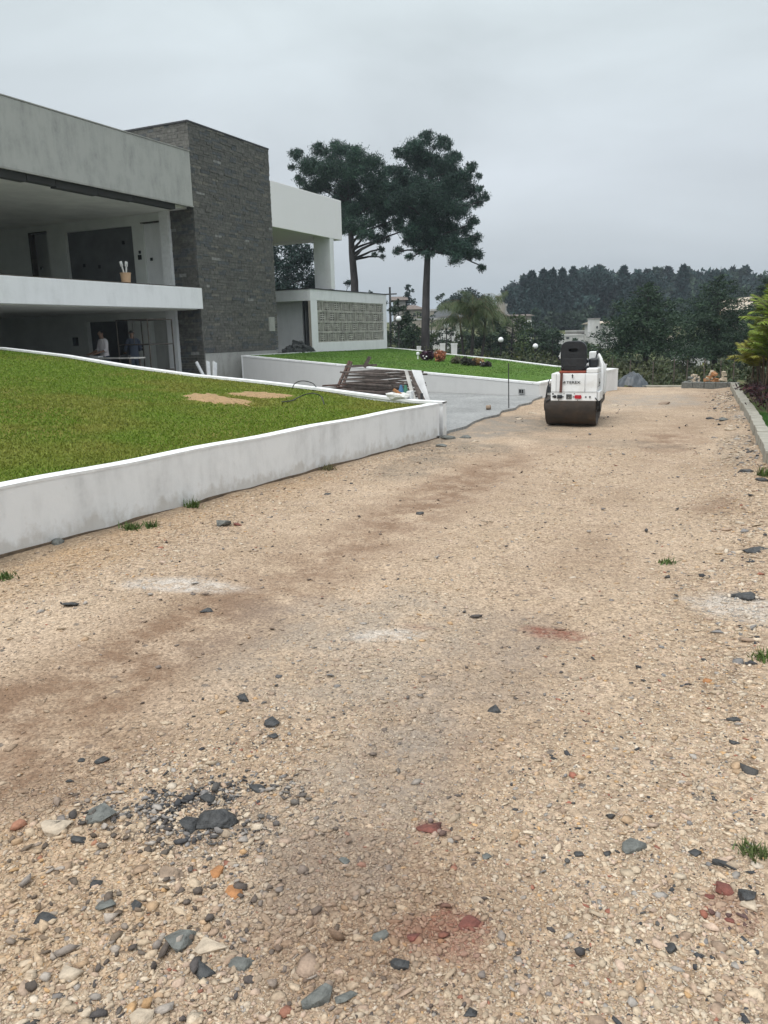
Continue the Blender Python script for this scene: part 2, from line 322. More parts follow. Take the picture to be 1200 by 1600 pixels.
def gravel_mat():
    m_ = bpy.data.materials.new('gravel_track'); m_.use_nodes = True; t = m_.node_tree; b = t.nodes['Principled BSDF']; K = t.links.new
    b.inputs['Roughness'].default_value = 0.88; b.inputs['Specular IOR Level'].default_value = 0.3
    tcn = t.nodes.new('ShaderNodeTexCoord'); OB = tcn.outputs['Object']
    def N(ty, **kw):
        n_ = t.nodes.new(ty)
        for k, v in kw.items(): n_.inputs[k].default_value = v
        return n_
    def noise(sc, det=6, ro=0.6):
        n_ = N('ShaderNodeTexNoise', Scale=sc, Detail=det, Roughness=ro); K(OB, n_.inputs['Vector']); return n_.outputs[0]
    def rng(x, a, b_, c=0.0, d=1.0):
        n_ = t.nodes.new('ShaderNodeMapRange')
        for i, v in zip((1, 2, 3, 4), (a, b_, c, d)): n_.inputs[i].default_value = v
        K(x, n_.inputs[0]); return n_.outputs[0]
    def mixc(f, a, b_, mode='MIX'):
        n_ = t.nodes.new('ShaderNodeMixRGB'); n_.blend_type = mode
        for i, v in ((0, f), (1, a), (2, b_)):
            if isinstance(v, (float, int)): n_.inputs[i].default_value = v
            elif isinstance(v, tuple): n_.inputs[i].default_value = (*v, 1)
            else: K(v, n_.inputs[i])
        return n_.outputs[0]
    def mth(op, a, b_):
        n_ = t.nodes.new('ShaderNodeMath'); n_.operation = op
        for i, v in enumerate((a, b_)):
            if isinstance(v, float): n_.inputs[i].default_value = v
            else: K(v, n_.inputs[i])
        return n_.outputs[0]
    def attr(nm):
        a = t.nodes.new('ShaderNodeAttribute'); a.attribute_name = nm; return a.outputs['Fac']
    # distorted coordinates so that the stones are irregular
    nz = N('ShaderNodeTexNoise', Scale=30.0, Detail=2.0); K(OB, nz.inputs['Vector'])
    dv = t.nodes.new('ShaderNodeVectorMath'); dv.operation = 'MULTIPLY_ADD'; K(nz.outputs['Color'], dv.inputs[0]); dv.inputs[1].default_value = (.02, .02, .02); K(OB, dv.inputs[2])
    def vor(sc):
        v_ = N('ShaderNodeTexVoronoi', Scale=sc, Randomness=1.0); K(dv.outputs[0], v_.inputs['Vector'])
        s_ = t.nodes.new('ShaderNodeSeparateColor'); K(v_.outputs['Color'], s_.inputs[0]); return v_.outputs['Distance'], s_
    da, ca = vor(38.0); db, cb = vor(85.0); dc, cc = vor(15.0)
    base = mixc(rng(noise(0.55, 8), .36, .66), (0.302, 0.230, 0.166), (0.410, 0.327, 0.246))
    base = mixc(rng(noise(2.3, 8), .4, .7, 0, .5), base, (0.465, 0.375, 0.298))
    r = t.nodes.new('ShaderNodeValToRGB'); els = r.color_ramp.elements
    els[0].position = 0; els[0].color = (0.5, 0.48, 0.46, 1); els[1].position = 1; els[1].color = (1.35, 1.32, 1.28, 1)
    for p, c in ((.10, (.68, .62, .56)), (.45, (.95, .93, .9)), (.8, (1.2, 1.16, 1.1))):
        q = els.new(p); q.color = (*c, 1)
    K(ca.outputs[0], r.inputs[0])
    fine = t.nodes.new('ShaderNodeValToRGB'); els = fine.color_ramp.elements
    els[0].color = (.6, .56, .52, 1); els[1].color = (1.4, 1.36, 1.3, 1); K(cb.outputs[0], fine.inputs[0])
    coarse = attr('coarse')
    col = mixc(mth('MULTIPLY', coarse, 0.9), mixc(.55, base, mixc(1.0, base, fine.outputs[0], 'MULTIPLY')), mixc(1.0, base, r.outputs[0], 'MULTIPLY'))
    col = mixc(.5, col, mixc(1.0, col, fine.outputs[0], 'MULTIPLY'))
    # dark chips scattered
    chip = mth('MULTIPLY', rng(cc.outputs[1], .93, .94), rng(dc, .32, .24)); col = mixc(mth('MULTIPLY', chip, .7), col, (0.07, 0.072, 0.075))
    chip2 = mth('MULTIPLY', rng(ca.outputs[1], .955, .96), rng(da, .42, .34)); col = mixc(mth('MULTIPLY', chip2, .75), col, (0.06, 0.055, 0.055))
    # stains that belong to the track
    br = mixc(rng(noise(3.0, 7), .3, .7, .75, 1.2), (0, 0, 0), (1, 1, 1))
    for nm, cc_, k in (('ochre', (0.37, 0.245, 0.135), .7), ('brown', (0.20, 0.13, 0.085), .9), ('damp', (0.17, 0.145, 0.115), .7), ('greyish', (0.27, 0.25, 0.225), .8), ('lime', (0.52, 0.49, 0.455), .7), ('redd', (0.19, 0.08, 0.055), .8), ('tar', (0.045, 0.045, 0.05), .95)):
        f_ = mth('MULTIPLY', attr(nm), rng(noise(9.0 if nm in ('lime', 'redd', 'tar') else 2.6, 9, .72), .38, .58, .12, 1.2)); col = mixc(mth('MULTIPLY', f_, k), col, mixc(.5, cc_, mixc(1.0, cc_, fine.outputs[0], 'MULTIPLY')))
    K(col, b.inputs['Base Color'])
    hA = rng(da, 0.0, .6, 1.0, 0.0); hB = rng(db, 0.0, .6, 1.0, 0.0)
    hs = mth('ADD', mth('MULTIPLY', hA, mth('ADD', mth('MULTIPLY', coarse, 1.0), .3)), mth('MULTIPLY', hB, .45))
    hs = mth('ADD', hs, mth('MULTIPLY', noise(9.0, 9, .7), 1.2))
    bp = N('ShaderNodeBump', Strength=.6, Distance=.012); K(hs, bp.inputs['Height']); K(bp.outputs[0], b.inputs['Normal'])
    return m_
M['gravel'] = gravel_mat()

def lawn_mat(name, a, b2, c):
    m_ = bpy.data.materials.new(name); m_.use_nodes = True; t = m_.node_tree; b = t.nodes['Principled BSDF']; K = t.links.new
    b.inputs['Roughness'].default_value = 0.9; b.inputs['Specular IOR Level'].default_value = 0.15
    tcn = t.nodes.new('ShaderNodeTexCoord')
    def noise(sc, det=6):
        n_ = t.nodes.new('ShaderNodeTexNoise'); n_.inputs['Scale'].default_value = sc; n_.inputs['Detail'].default_value = det; K(tcn.outputs['Object'], n_.inputs['Vector']); return n_.outputs[0]
    def mixc(f, x, y, lo, hi):
        r_ = t.nodes.new('ShaderNodeMapRange'); r_.inputs[1].default_value = lo; r_.inputs[2].default_value = hi; K(f, r_.inputs[0])
        n_ = t.nodes.new('ShaderNodeMixRGB'); K(r_.outputs[0], n_.inputs[0])
        for i, v in ((1, x), (2, y)):
            if isinstance(v, tuple): n_.inputs[i].default_value = (*v, 1)
            else: K(v, n_.inputs[i])
        return n_.outputs[0]
    col = mixc(noise(.5), a, b2, .42, .68); col = mixc(noise(9, 8), col, c, .48, .75)
    K(col, b.inputs['Base Color'])
    bp = t.nodes.new('ShaderNodeBump'); bp.inputs['Strength'].default_value = .8; bp.inputs['Distance'].default_value = .03; K(noise(45, 6), bp.inputs['Height']); K(bp.outputs[0], b.inputs['Normal'])
    return m_
M['lawn'] = lawn_mat('lawn', (0.115, 0.16, 0.02), (0.17, 0.15, 0.035), (0.08, 0.105, 0.016))
M['lawn2'] = lawn_mat('lawn2', (0.08, 0.155, 0.028), (0.10, 0.155, 0.03), (0.055, 0.11, 0.02))
M['field'] = lawn_mat('field', (0.06, 0.085, 0.025), (0.14, 0.115, 0.065), (0.04, 0.055, 0.02))

# ------------------------------------------------------------ terrain
def sstep(a, b, x):
    t = np.clip((x-a)/(b-a), 0, 1); return t*t*(3-2*t)
def terrain(x, y):
    x = np.asarray(x, float); y = np.asarray(y, float)
    d = np.hypot(x, y)
    th = np.degrees(np.arctan2(-x, y))            # bearing, + = left of the house direction
    z = -0.06-1.3*sstep(25, 38, y-0.25*(x+4).clip(0, 40))*sstep(120, 60, d)
    z = np.where(x < -4, -0.06-1.5*sstep(26, 48, y+0.9*(x+4))*sstep(120, 60, d), z)
    hill = 6.5*sstep(105, 215, d)*(1-0.6*sstep(16, 34, th))
    z = z+hill+0.6*np.sin(x*0.05+1)*np.sin(y*0.043)*sstep(60, 110, d)
    return z
rings = np.concatenate([np.linspace(0.5, 60, 80), np.geomspace(62, 1500, 60)])
ang = np.linspace(0, 2*np.pi, 181)[:-1]
RR, AA = np.meshgrid(rings, ang, indexing='ij'); X = RR*np.sin(AA); Y = RR*np.cos(AA); Z = terrain(X, Y)
vs = np.stack([X, Y, Z], -1).reshape(-1, 3); nr, na = RR.shape
ii, jj = np.meshgrid(np.arange(nr-1), np.arange(na), indexing='ij'); j2 = (jj+1) % na
fs = np.stack([ii*na+jj, ii*na+j2, (ii+1)*na+j2, (ii+1)*na+jj], -1).reshape(-1, 4)
vs = np.vstack([vs, [[0, 0, -0.06]]]); 
o = np_mesh('ground', vs, fs, M['field'], smooth=True); tag(o, kind='structure')

# ------------------------------------------------------------ gravel road
def vnoise(x, y, s, seed=0):
    r = np.random.default_rng(seed); g = r.random((64, 64)); u = np.asarray(x)*s+17.3; v = np.asarray(y)*s+9.1
    i = np.floor(u).astype(int); j = np.floor(v).astype(int); a = u-i; b = v-j; a = a*a*(3-2*a); b = b*b*(3-2*b)
    G_ = lambda p, q: g[p % 64, q % 64]
    return (G_(i, j)*(1-a)+G_(i+1, j)*a)*(1-b)+(G_(i, j+1)*(1-a)+G_(i+1, j+1)*a)*b
def road_z(x, y):
    x = np.asarray(x, float); y = np.asarray(y, float)
    z = 0.022*(vnoise(x, y, .8, 1)-.5)+0.016*(vnoise(x, y, 2.6, 2)-.5)+0.008*(vnoise(x, y, 8, 3)-.5)
    z = z-0.02*np.exp(-((x+2.95)/.45)**2)-0.015*np.exp(-((x+1.15)/.4)**2)
    z = z+0.05*sstep(-.75, -.1, x+0.05*(y-12))*(.5+vnoise(x, y, 3, 5))+0.018*sstep(-4.6, -5.3, x)*(vnoise(x, y, 2, 6)-.2)*sstep(12.3, 11.2, y)
    return z
def blob(x, y, c, rx, ry, rot=0.0, p=2):
    dx, dy = x-c[0], y-c[1]; a, b = dx*math.cos(rot)+dy*math.sin(rot), -dx*math.sin(rot)+dy*math.cos(rot)
    q = np.sqrt((a/rx)**2+(b/ry)**2)*(0.75+0.5*vnoise(x, y, 2.2/max(rx, .2), 11)); return 1-sstep(.55, 1.25, q)
def coarse_at(x, y):
    c = 1-np.exp(-((x+2.95+.25*(vnoise(x, y, .5, 8)-.5))/.75)**2)*.95-.55*np.exp(-((x+1.1)/.6)**2)*sstep(2.2, 3.4, y)
    c = c*(.35+.65*vnoise(x, y, .9, 4)); c = c+.6*blob(x, y, (-1.9, 1.7), .9, .8)+.5*sstep(-.5, .1, x)+.45*sstep(-4.1, -4.9, x)
    return np.clip(c, 0, 1)
xs = np.linspace(-7.2, 1.4, 150); ys = np.concatenate([np.linspace(-5, 1, 40)[:-1], 1+np.cumsum(np.linspace(.028, .12, 315))])
ys = ys[ys < 24.45]; ys = np.append(ys, 24.45)
YY, XX = np.meshgrid(ys, xs, indexing='ij')
left = np.where(YY < 12, -5.9, -5.9); 
rx, ry = XX.ravel(), YY.ravel(); rz = road_z(rx, ry)
def stains(rx, ry):
    A = {}
    edge = .3*(vnoise(rx, ry, .7, 21)-.5)
    A['brown'] = np.clip(np.exp(-((rx+3.0+edge)/.48)**2)*(.8+.5*vnoise(rx, ry, .45, 22))*sstep(13, 8, ry)+.9*blob(rx, ry, atz(20, 1160), .6, .55)+.5*blob(rx, ry, (-2.9, 3.4), .5, .8)+.55*blob(rx, ry, atz(560, 1400), .35, .35)+.5*blob(rx, ry, atz(1050, 690), .6, 1.2)+.6*blob(rx, ry, atz(1110, 790), .25, .5)+.42*blob(rx, ry, atz(640, 1430), .5, .4)+.3*blob(rx, ry, (-1.15, 3.2), .35, 1.2)+.4*np.exp(-((rx+1.2+edge)/.35)**2)*vnoise(rx, ry, .6, 27), 0, 1)
    A['damp'] = np.clip(1.0*blob(rx, ry, atz(790, 665), 1.2, 1.9)+.9*blob(rx, ry, atz(700, 700), .9, 1.0)+.7*blob(rx, ry, atz(640, 730), .5, 1.0)+.6*blob(rx, ry, atz(950, 692), 1.2, .5)+.7*sstep(-5.05, -5.3, rx)*(ry < 12)+.5*blob(rx, ry, atz(1150, 700), .3, 2.0), 0, 1)
    A['greyish'] = np.clip(.45*blob(rx, ry, atz(600, 1010), 1.0, .9)+.7*blob(rx, ry, atz(1010, 625), 1.3, 2.2)+.5*blob(rx, ry, atz(550, 1250), .35, .7)+.5*blob(rx, ry, (-4.4, 13.5), .8, 2), 0, 1)
    A['lime'] = np.clip(.9*blob(rx, ry, atz(285, 915), .45, .17, .3)+.75*blob(rx, ry, atz(600, 993), .22, .1, .6)+.8*blob(rx, ry, atz(1165, 960), .35, .25)+.5*blob(rx, ry, atz(1165, 655), .25, .8), 0, 1)
    A['redd'] = np.clip(1.3*blob(rx, ry, atz(868, 988), .17, .09)+1.2*blob(rx, ry, atz(728, 1450), .09, .07)+.6*blob(rx, ry, atz(675, 1294), .08, .04)+.7*blob(rx, ry, atz(690, 1468), .16, .07)+.6*blob(rx, ry, atz(1140, 1440), .12, .08)+.4*blob(rx, ry, atz(655, 980), .1, .05), 0, 1)
    A['tar'] = np.clip(blob(rx, ry, atz(1162, 943), .13, .06)+blob(rx, ry, atz(1182, 866), .14, .05)+.8*blob(rx, ry, atz(330, 1255), .2, .13)+.6*blob(rx, ry, atz(240, 1290), .2, .13), 0, 1)
    A['ochre'] = np.clip(.9*sstep(-4.15, -4.9, rx)*sstep(9.5, 6.5, ry)*(.3+vnoise(rx, ry, 1.1, 29))+.5*blob(rx, ry, atz(60, 1400), .5, .4), 0, 1)
    return A
A = stains(rx, ry); A['coarse'] = coarse_at(rx, ry)
ny, nx = YY.shape; ii, jj = np.meshgrid(np.arange(ny-1), np.arange(nx-1), indexing='ij')
fs = np.stack([ii*nx+jj, ii*nx+jj+1, (ii+1)*nx+jj+1, (ii+1)*nx+jj], -1).reshape(-1, 4)
o = np_mesh('gravel_road', np.stack([rx, ry, rz], -1), fs, M['gravel'], smooth=True, attrs=A); tag(o, kind='structure')

# icosphere prototypes
def ico(sub):
    bm = bmesh.new(); bmesh.ops.create_icosphere(bm, subdivisions=sub, radius=1.0)
    v = np.array([q.co[:] for q in bm.verts]); f = np.array([[x.index for x in q.verts] for q in bm.faces]); bm.free(); return v, f
I1 = ico(1); I2 = ico(2)
def rotm(n, rng=RNG):
    q = rng.normal(size=(n, 4)); q /= np.linalg.norm(q, axis=1)[:, None]; a, b, c, d = q.T
    return np.stack([1-2*(c*c+d*d), 2*(b*c-a*d), 2*(b*d+a*c), 2*(b*c+a*d), 1-2*(b*b+d*d), 2*(c*d-a*b), 2*(b*d-a*c), 2*(c*d+a*b), 1-2*(b*b+c*c)], -1).reshape(n, 3, 3)
PAL = np.array([(.45, .352, .252), (.50, .402, .293), (.55, .458, .35), (.365, .265, .192), (.46, .345, .265), (.43, .30, .19), (.56, .48, .385), (.38, .30, .22), (.33, .30, .27), (.20, .19, .185), (.048, .050, .055), (.08, .076, .072), (.30, .12, .08), (.48, .30, .15)])
PW = np.array([22, 20, 11, 13, 10, 7, 3, 8, 3, 1.5, 2.2, 1.0, .8, 1.8]); PW = PW/PW.sum()
def pebbles(name, px, py, size, colidx, parent=None, sink=.3, proto=I1, flat=.42):
    n = len(px); pv, pf = proto; K_ = len(pv)
    R = rotm(n); sh = 1+RNG.uniform(-.45, .45, (n, K_))*(1 if K_ < 20 else .55); ax = np.stack([RNG.uniform(.85, 1.5, n), RNG.uniform(.6, 1.05, n), RNG.uniform(.3, .75, n)], -1)
    v = np.einsum('kj,nj->nkj', pv, ax)*sh[..., None]
    v = np.einsum('nij,nkj->nki', R, v); v[..., 2] *= flat
    v *= size[:, None, None]; v[..., 0] += px[:, None]; v[..., 1] += py[:, None]
    v[..., 2] += (road_z(px, py)+size*flat*(.55-sink))[:, None]
    f = (pf[None]+(np.arange(n)*K_)[:, None, None]).reshape(-1, 3)
    c = PAL[colidx]*RNG.uniform(.8, 1.15, (n, 1)); st = stains(px, py)
    for nm, cc_, kk in (('ochre', (.40, .26, .14), .6), ('brown', (.21, .135, .088), .75), ('damp', (.15, .125, .10), .55), ('greyish', (.25, .225, .20), .5), ('lime', (.52, .50, .47), .7), ('redd', (.20, .075, .05), .7)):
        q = (np.clip(st[nm], 0, 1)*kk*RNG.uniform(.5, 1.2, n)).clip(0, 1)[:, None]; c = c*(1-q)+np.array(cc_)*q
    c = np.repeat(c, K_, 0)
    o_ = np_mesh(name, v.reshape(-1, 3), f, M['pebble'], cols=c); return o_
def polar(n, r0, r1, th0=-6, th1=58, p=1.0):
    r = r0*(r1/r0)**(RNG.random(n)**p); th = np.radians(RNG.uniform(th0, th1, n)); return -r*np.sin(th), r*np.cos(th), r
def keep(x, y, pr):
    k = (RNG.random(len(x)) < pr) & (x > -5.35+.09*(y-4)) & (x < .12-.05*(y-10)*(y > 10)) & (y < 24) & (y > -4); return k
x, y, r = polar(330000, .8, 12, -10, 62, 1.0)
k = keep(x, y, .03+.97*coarse_at(x, y)**1.5); x, y, r = x[k], y[k], r[k]
s = np.exp(RNG.normal(np.log(.0038), .5, len(x)))*(1+.12*(r-1)); s = np.clip(s, .003, .028)
ci = RNG.choice(len(PAL), len(x), p=PW)
tr = np.exp(-((x+2.95)/.6)**2) > RNG.random(len(x)); ci[tr & (ci < 7)] = RNG.choice([3, 7, 5, 0], (tr & (ci < 7)).sum())
o = pebbles('gravel', x, y, s, ci); tag(o, 'cream and tan pebbles strewn over the track', 'gravel', kind='stuff')
# larger cobbles: lower-left quarter, wall foot and right edge
n = 3600; x, y, r = polar(n*3, .9, 12, -10, 62); cl = np.clip(1.3*blob(x, y, (-1.75, 1.55), .9, .65)+.9*sstep(-4.2, -5, x)+.8*sstep(-.35, .1, x)+.05, 0, 1)
k = keep(x, y, cl); x, y = x[k], y[k]; s = np.exp(RNG.normal(np.log(.0115), .38, len(x)))
ci = RNG.choice(len(PAL), len(x), p=PW)
o = pebbles('coarse_gravel', x, y, s, ci, proto=I1); tag(o, 'coarser rounded cobbles among the fine gravel', 'gravel', kind='stuff')
n = 1500; y = RNG.uniform(4, 22.5, n); x = np.array([float(np.interp(q, [-4, 10.2, 15.6, 19, 20.8, 23.2], [1.05, .13, -.20, -.48, -.60, -.78])) for q in y])-.03-np.abs(RNG.normal(0, .28, n))
k = (x < .1) & (vnoise(x, y, .8, 95) > .3); x, y = x[k], y[k]; s = np.exp(RNG.normal(np.log(.022), .4, len(x)))
o = pebbles('coarse_gravel', x, y, s, RNG.choice([0, 1, 2, 3, 6, 7, 8, 9, 10], len(x)), proto=I1); tag(o, 'broken stones fallen along the foot of the right kerb', 'gravel', kind='stuff')
# charcoal chips round the dark patch on the left, and thin scatter elsewhere
c0 = atz(310, 1262); n = 1500
x = c0[0]+.02+RNG.normal(0, .19, n); y = c0[1]+RNG.normal(0, .11, n)+.35*(x-c0[0]); kk_ = vnoise(x, y, 7, 97) > .38; x, y = x[kk_], y[kk_]; n = len(x)
c1 = atz(200, 1400); x2 = c1[0]+RNG.normal(0, .35, 220); y2 = c1[1]+RNG.normal(0, .22, 220)
x3, y3, r3 = polar(1050, 1.2, 20, -4, 55)
x = np.concatenate([x, x2, x3]); y = np.concatenate([y, y2, y3]); k = keep(x, y, 1.0)
sc = np.concatenate([np.full(n, .95), np.full(220, 1.5), .7+.10*r3])
s = np.exp(RNG.normal(np.log(.0068), .45, len(x)))*sc; s = np.clip(s, .003, .03)
o = pebbles('dark_gravel', x[k], y[k], s[k], RNG.choice([10, 10, 11, 9, 8], k.sum()), proto=I1, flat=.55, sink=-.3); tag(o, 'charcoal stone chips scattered over the pale gravel', 'gravel', kind='stuff')

# ------------------------------------------------------------ single stones
def rock(px, py, wpx, matn, label, name='stone', flat=.55, aspect=1.0, cat='stone', group='loose stones lying on the gravel track'):
    p = atz(px, py); d = np.linalg.norm(p-CP); w_ = wpx/F*d/2
    pts = RNG.normal(size=(11, 3)); pts /= np.linalg.norm(pts, axis=1)[:, None]; pts *= np.array([1.0, .8*aspect, .75])*RNG.uniform(.8, 1.05, (11, 1)); pts[:, 2] = np.clip(pts[:, 2], -.5, .5)
    hb_ = bmesh.new(); [hb_.verts.new(tuple(q)) for q in pts]; bmesh.ops.convex_hull(hb_, input=hb_.verts); bmesh.ops.triangulate(hb_, faces=hb_.faces); hb_.verts.ensure_lookup_table(); hb_.verts.index_update()
    v = np.array([q.co[:] for q in hb_.verts]); pf = np.array([[q.index for q in f_.verts] for f_ in hb_.faces]); hb_.free()
    mx = np.abs(v[:, 0]).max(); v = v/mx; a = RNG.uniform(-.6, .6)+YAW; ca, sa = math.cos(a), math.sin(a)
    v = v*np.array([1, 1, flat]); v = np.stack([v[:, 0]*ca-v[:, 1]*sa, v[:, 0]*sa+v[:, 1]*ca, v[:, 2]*1.3], -1)*w_
    o_ = np_mesh(name, v, pf, M[matn])
    bv = o_.modifiers.new('b', 'BEVEL'); bv.width = w_*.03; bv.segments = 1; o_.location = (float(p[0]), float(p[1]), float(road_z(p[0], p[1])+w_*flat*.22))
    return tag(o_, label, cat, group)
ROCKS = [
 (340, 1284, 62, 'rock_dark', 'largest dark grey stone, at the right of the charcoal patch in the gravel', .6),
 (155, 1273, 50, 'rock_grey', 'grey green slab stone left of the charcoal patch', .5),
 (127, 1310, 30, 'rock_dark', 'charcoal stone just below the grey green slab stone', .6),
 (297, 1290, 30, 'rock_dark', 'dark stone touching the left side of the largest dark stone', .6),
 (325, 1250, 26, 'rock_dark', 'dark stone just above the largest dark stone', .6),
 (283, 1463, 50, 'rock_grey', 'tilted grey slab in the coarse gravel near the lower left', .35),
 (316, 1503, 48, 'rock_dark', 'flat charcoal sliver below the tilted grey slab', .35),
 (378, 1497, 40, 'rock_grey', 'grey brown stone right of the flat charcoal sliver', .45),
 (335, 1470, 52, 'rock_pale', 'flat cream stone between the tilted grey slab and the grey brown stone', .3),
 (207, 1415, 26, 'rock_dark', 'rounded charcoal stone in the coarse gravel on the left', .7),
 (170, 1412, 36, 'rock_grey', 'pale grey stone left of the rounded charcoal stone', .45),
 (72, 1434, 30, 'rock_dark', 'charcoal stone nearest the left edge of the coarse gravel', .5),
 (150, 1380, 20, 'rock_dark', 'small charcoal stone above the pale grey stone', .7),
 (262, 1366, 44, 'rock_tan', 'brown flat stone under the charcoal patch', .4),
 (85, 1292, 50, 'rock_pale', 'pale cream stone left of the grey green slab stone', .4),
 (110, 1518, 34, 'rock_pale', 'cream boulder stone in the lower left corner of the gravel', .6),
 (224, 1584, 40, 'rock_pale', 'cream stone at the bottom edge on the left', .5),
 (160, 1190, 22, 'rock_dark', 'dark brown stone on the brown track edge above the charcoal patch', .5),
 (127, 1187, 13, 'rock_dark', 'small black stone beside the dark brown stone', .6),
 (110, 1222, 16, 'rock_dark', 'black pebble left above the charcoal patch', .6),
 (400, 1232, 32, 'rock_dark', 'flat charcoal stone right above the charcoal patch', .4),
 (425, 1130, 28, 'rock_dark', 'flat charcoal stone in mid track left of centre', .4),
 (384, 1092, 28, 'rock_dark', 'angular charcoal stone highest of those left of centre', .5),
 (427, 1150, 18, 'rock_dark', 'small charcoal stone just under the flat one in mid track', .5),
 (348, 820, 24, 'rock_grey', 'upright brown grey stone near the white retaining wall', .85),
 (372, 819, 14, 'brick_red', 'small red brown stone beside the upright stone near the wall', .6),
 (110, 949, 26, 'rock_dark', 'charcoal stone on the left edge in front of the white wall', .4),
 (324, 950, 28, 'rock_dark', 'flat black roof slate piece on the whitish dust patch', .3),
 (86, 851, 28, 'rock_grey', 'mossy grey stone against the foot of the white wall', .6),
 (772, 1106, 26, 'rock_dark', 'blue grey pointed stone alone in the middle of the track', .6),
 (656, 800, 13, 'rock_dark', 'small dark stone far up the middle of the track', .5),
 (662, 1057, 42, 'rock_tan', 'flat brown slab set in the middle of the track', .14),
 (955, 1277, 16, 'rock_dark', 'black upright stone in the right half of the track', .9),
 (905, 1333, 17, 'rock_dark', 'black stone left of a pair in the right half of the track', .6),
 (949, 1335, 16, 'rock_dark', 'black stone right of a pair in the right half of the track', .6),
 (993, 1327, 46, 'rock_grey', 'long pale grey stone right of the pair of black stones', .35),
 (1129, 1371, 34, 'rock_dark', 'long black stone near the grass tuft at the right edge', .4),
 (1086, 1342, 22, 'rock_dark', 'black stone above the long black stone on the right', .5),
 (1047, 1490, 20, 'rock_dark', 'black stone left below the red brick pieces', .6),
 (1165, 1423, 30, 'rock_dark', 'dark stone touching the red brick pieces', .6),
 (1170, 1435, 24, 'rock_pale', 'cream pointed stone beside the dark stone at the right edge', .7),
 (1132, 1406, 32, 'brick_red', 'largest red brick piece near the right edge', .5),
 (1108, 1416, 15, 'brick_red', 'small red brick piece left of the largest one', .6),
 (1138, 1452, 16, 'brick_red', 'small red brick chip below the largest brick piece', .5),
 (624, 1508, 28, 'rock_dark', 'dark angular stone near the bottom middle', .6),
 (594, 1461, 26, 'rock_grey', 'blue grey rounded stone near the bottom middle', .6),
 (648, 1464, 24, 'brick_red', 'round red brown stone between the blue grey stone and red dust', .5),
 (497, 1551, 52, 'rock_grey', 'large brown grey stone at the bottom of the track', .5),
 (541, 1553, 34, 'rock_grey', 'grey stone touching the large brown grey stone at the bottom', .45),
 (535, 1345, 20, 'rock_grey', 'grey slate stone in the lower middle of the track', .45),
 (735, 1445, 46, 'brick_red', 'crumbled red brick lump in the red dust', .22),
 (675, 1294, 44, 'brick_red', 'flat reddish slab half sunk in the track', .12),
 (1105, 1073, 16, 'orange_stone', 'orange stone near the right edge of the track', .6),
 (1143, 1133, 24, 'rock_dark', 'flat charcoal stone under the orange stone on the right', .35),
 (1145, 1170, 18, 'rock_dark', 'charcoal stone lowest of those under the orange stone', .45),
 (1130, 880, 11, 'rock_dark', 'small round black stone by the black patch at right', .7),
 (1178, 866, 42, 'rock_dark', 'flat piece of black asphalt at the right edge', .12),
 (1162, 943, 46, 'rock_dark', 'flat piece of black asphalt on the whitish patch at right', .12),
 (365, 1390, 26, 'orange_stone', 'orange brown stone right of the coarse gravel patch', .7),
 (340, 1362, 20, 'orange_stone', 'ochre stone beside the brown flat stone', .6),
 (735, 1585, 22, 'rock_dark', 'dark stone at the bottom edge right of centre', .6),
 (760, 1340, 16, 'rock_grey', 'small grey slate chip right of the reddish slab', .5),
]
for px, py, wp, mt, lb, fl in ROCKS:
    rock(px, py, wp, mt, lb, flat=fl, name='brick_piece' if mt == 'brick_red' and 'brick' in lb else 'stone', cat='brick piece' if 'brick' in lb and mt == 'brick_red' else 'stone')

# ------------------------------------------------------------ weeds and grass blades
def blades(n, pos, h, wd, cols, lean=.5):
    """pos (n,3); returns verts, faces, cols for n single-triangle blades"""
    a = RNG.uniform(0, 2*np.pi, n); dx, dy = np.cos(a), np.sin(a); h = h*RNG.uniform(.6, 1.3, n); wd = wd*RNG.uniform(.7, 1.3, n)
    l = RNG.normal(0, lean, n)*h; b = RNG.uniform(0, 2*np.pi, n)
    p0 = pos+np.stack([dx*wd, dy*wd, 0*dx], -1); p1 = pos-np.stack([dx*wd, dy*wd, 0*dx], -1); p2 = pos+np.stack([np.cos(b)*l, np.sin(b)*l, h], -1)
    v = np.stack([p0, p1, p2], 1).reshape(-1, 3); f = np.arange(3*n).reshape(-1, 3); return v, f, np.repeat(cols, 3, 0)
def tuft(px, py, wpx, n, h, label, name='weed', col=(.07, .11, .03)):
    p = atz(px, py); d = np.linalg.norm(p-CP); r_ = wpx/F*d/2
    pos = np.stack([RNG.normal(0, r_*.5, n), RNG.normal(0, r_*.5, n), np.zeros(n)], -1)
    v, f, c = blades(n, pos, h, .0035+.0004*d, np.array(col)*RNG.uniform(.6, 1.5, (n, 1)), .8)
    o_ = np_mesh(name, v, f, M['grass'], cols=c); o_.location = (p[0], p[1], float(road_z(p[0], p[1]))); return tag(o_, label, 'weed', 'weeds growing in the gravel')
tuft(205, 828, 28, 110, .06, 'spiky weed growing at the foot of the white wall left of its middle')
tuft(237, 825, 20, 70, .06, 'small weed just right of the spiky weed by the white wall')
tuft(302, 795, 24, 90, .08, 'weed at the foot of the white wall under its middle')
tuft(8, 905, 30, 90, .045, 'low green weed at the left edge below the white wall')
tuft(1176, 1354, 34, 90, .04, 'small grass tuft near the red brick pieces at the right edge', col=(.10, .13, .05))
tuft(1042, 880, 26, 60, .035, 'low green sprig alone in the right half of the track')
tuft(1190, 1042, 30, 60, .04, 'green sprig at the right edge above the orange stone')
tuft(512, 734, 22, 70, .07, 'dry weed at the wall foot nearer the corner', col=(.12, .11, .05))
tuft(1193, 752, 22, 70, .10, 'weed at the foot of the right kerb')

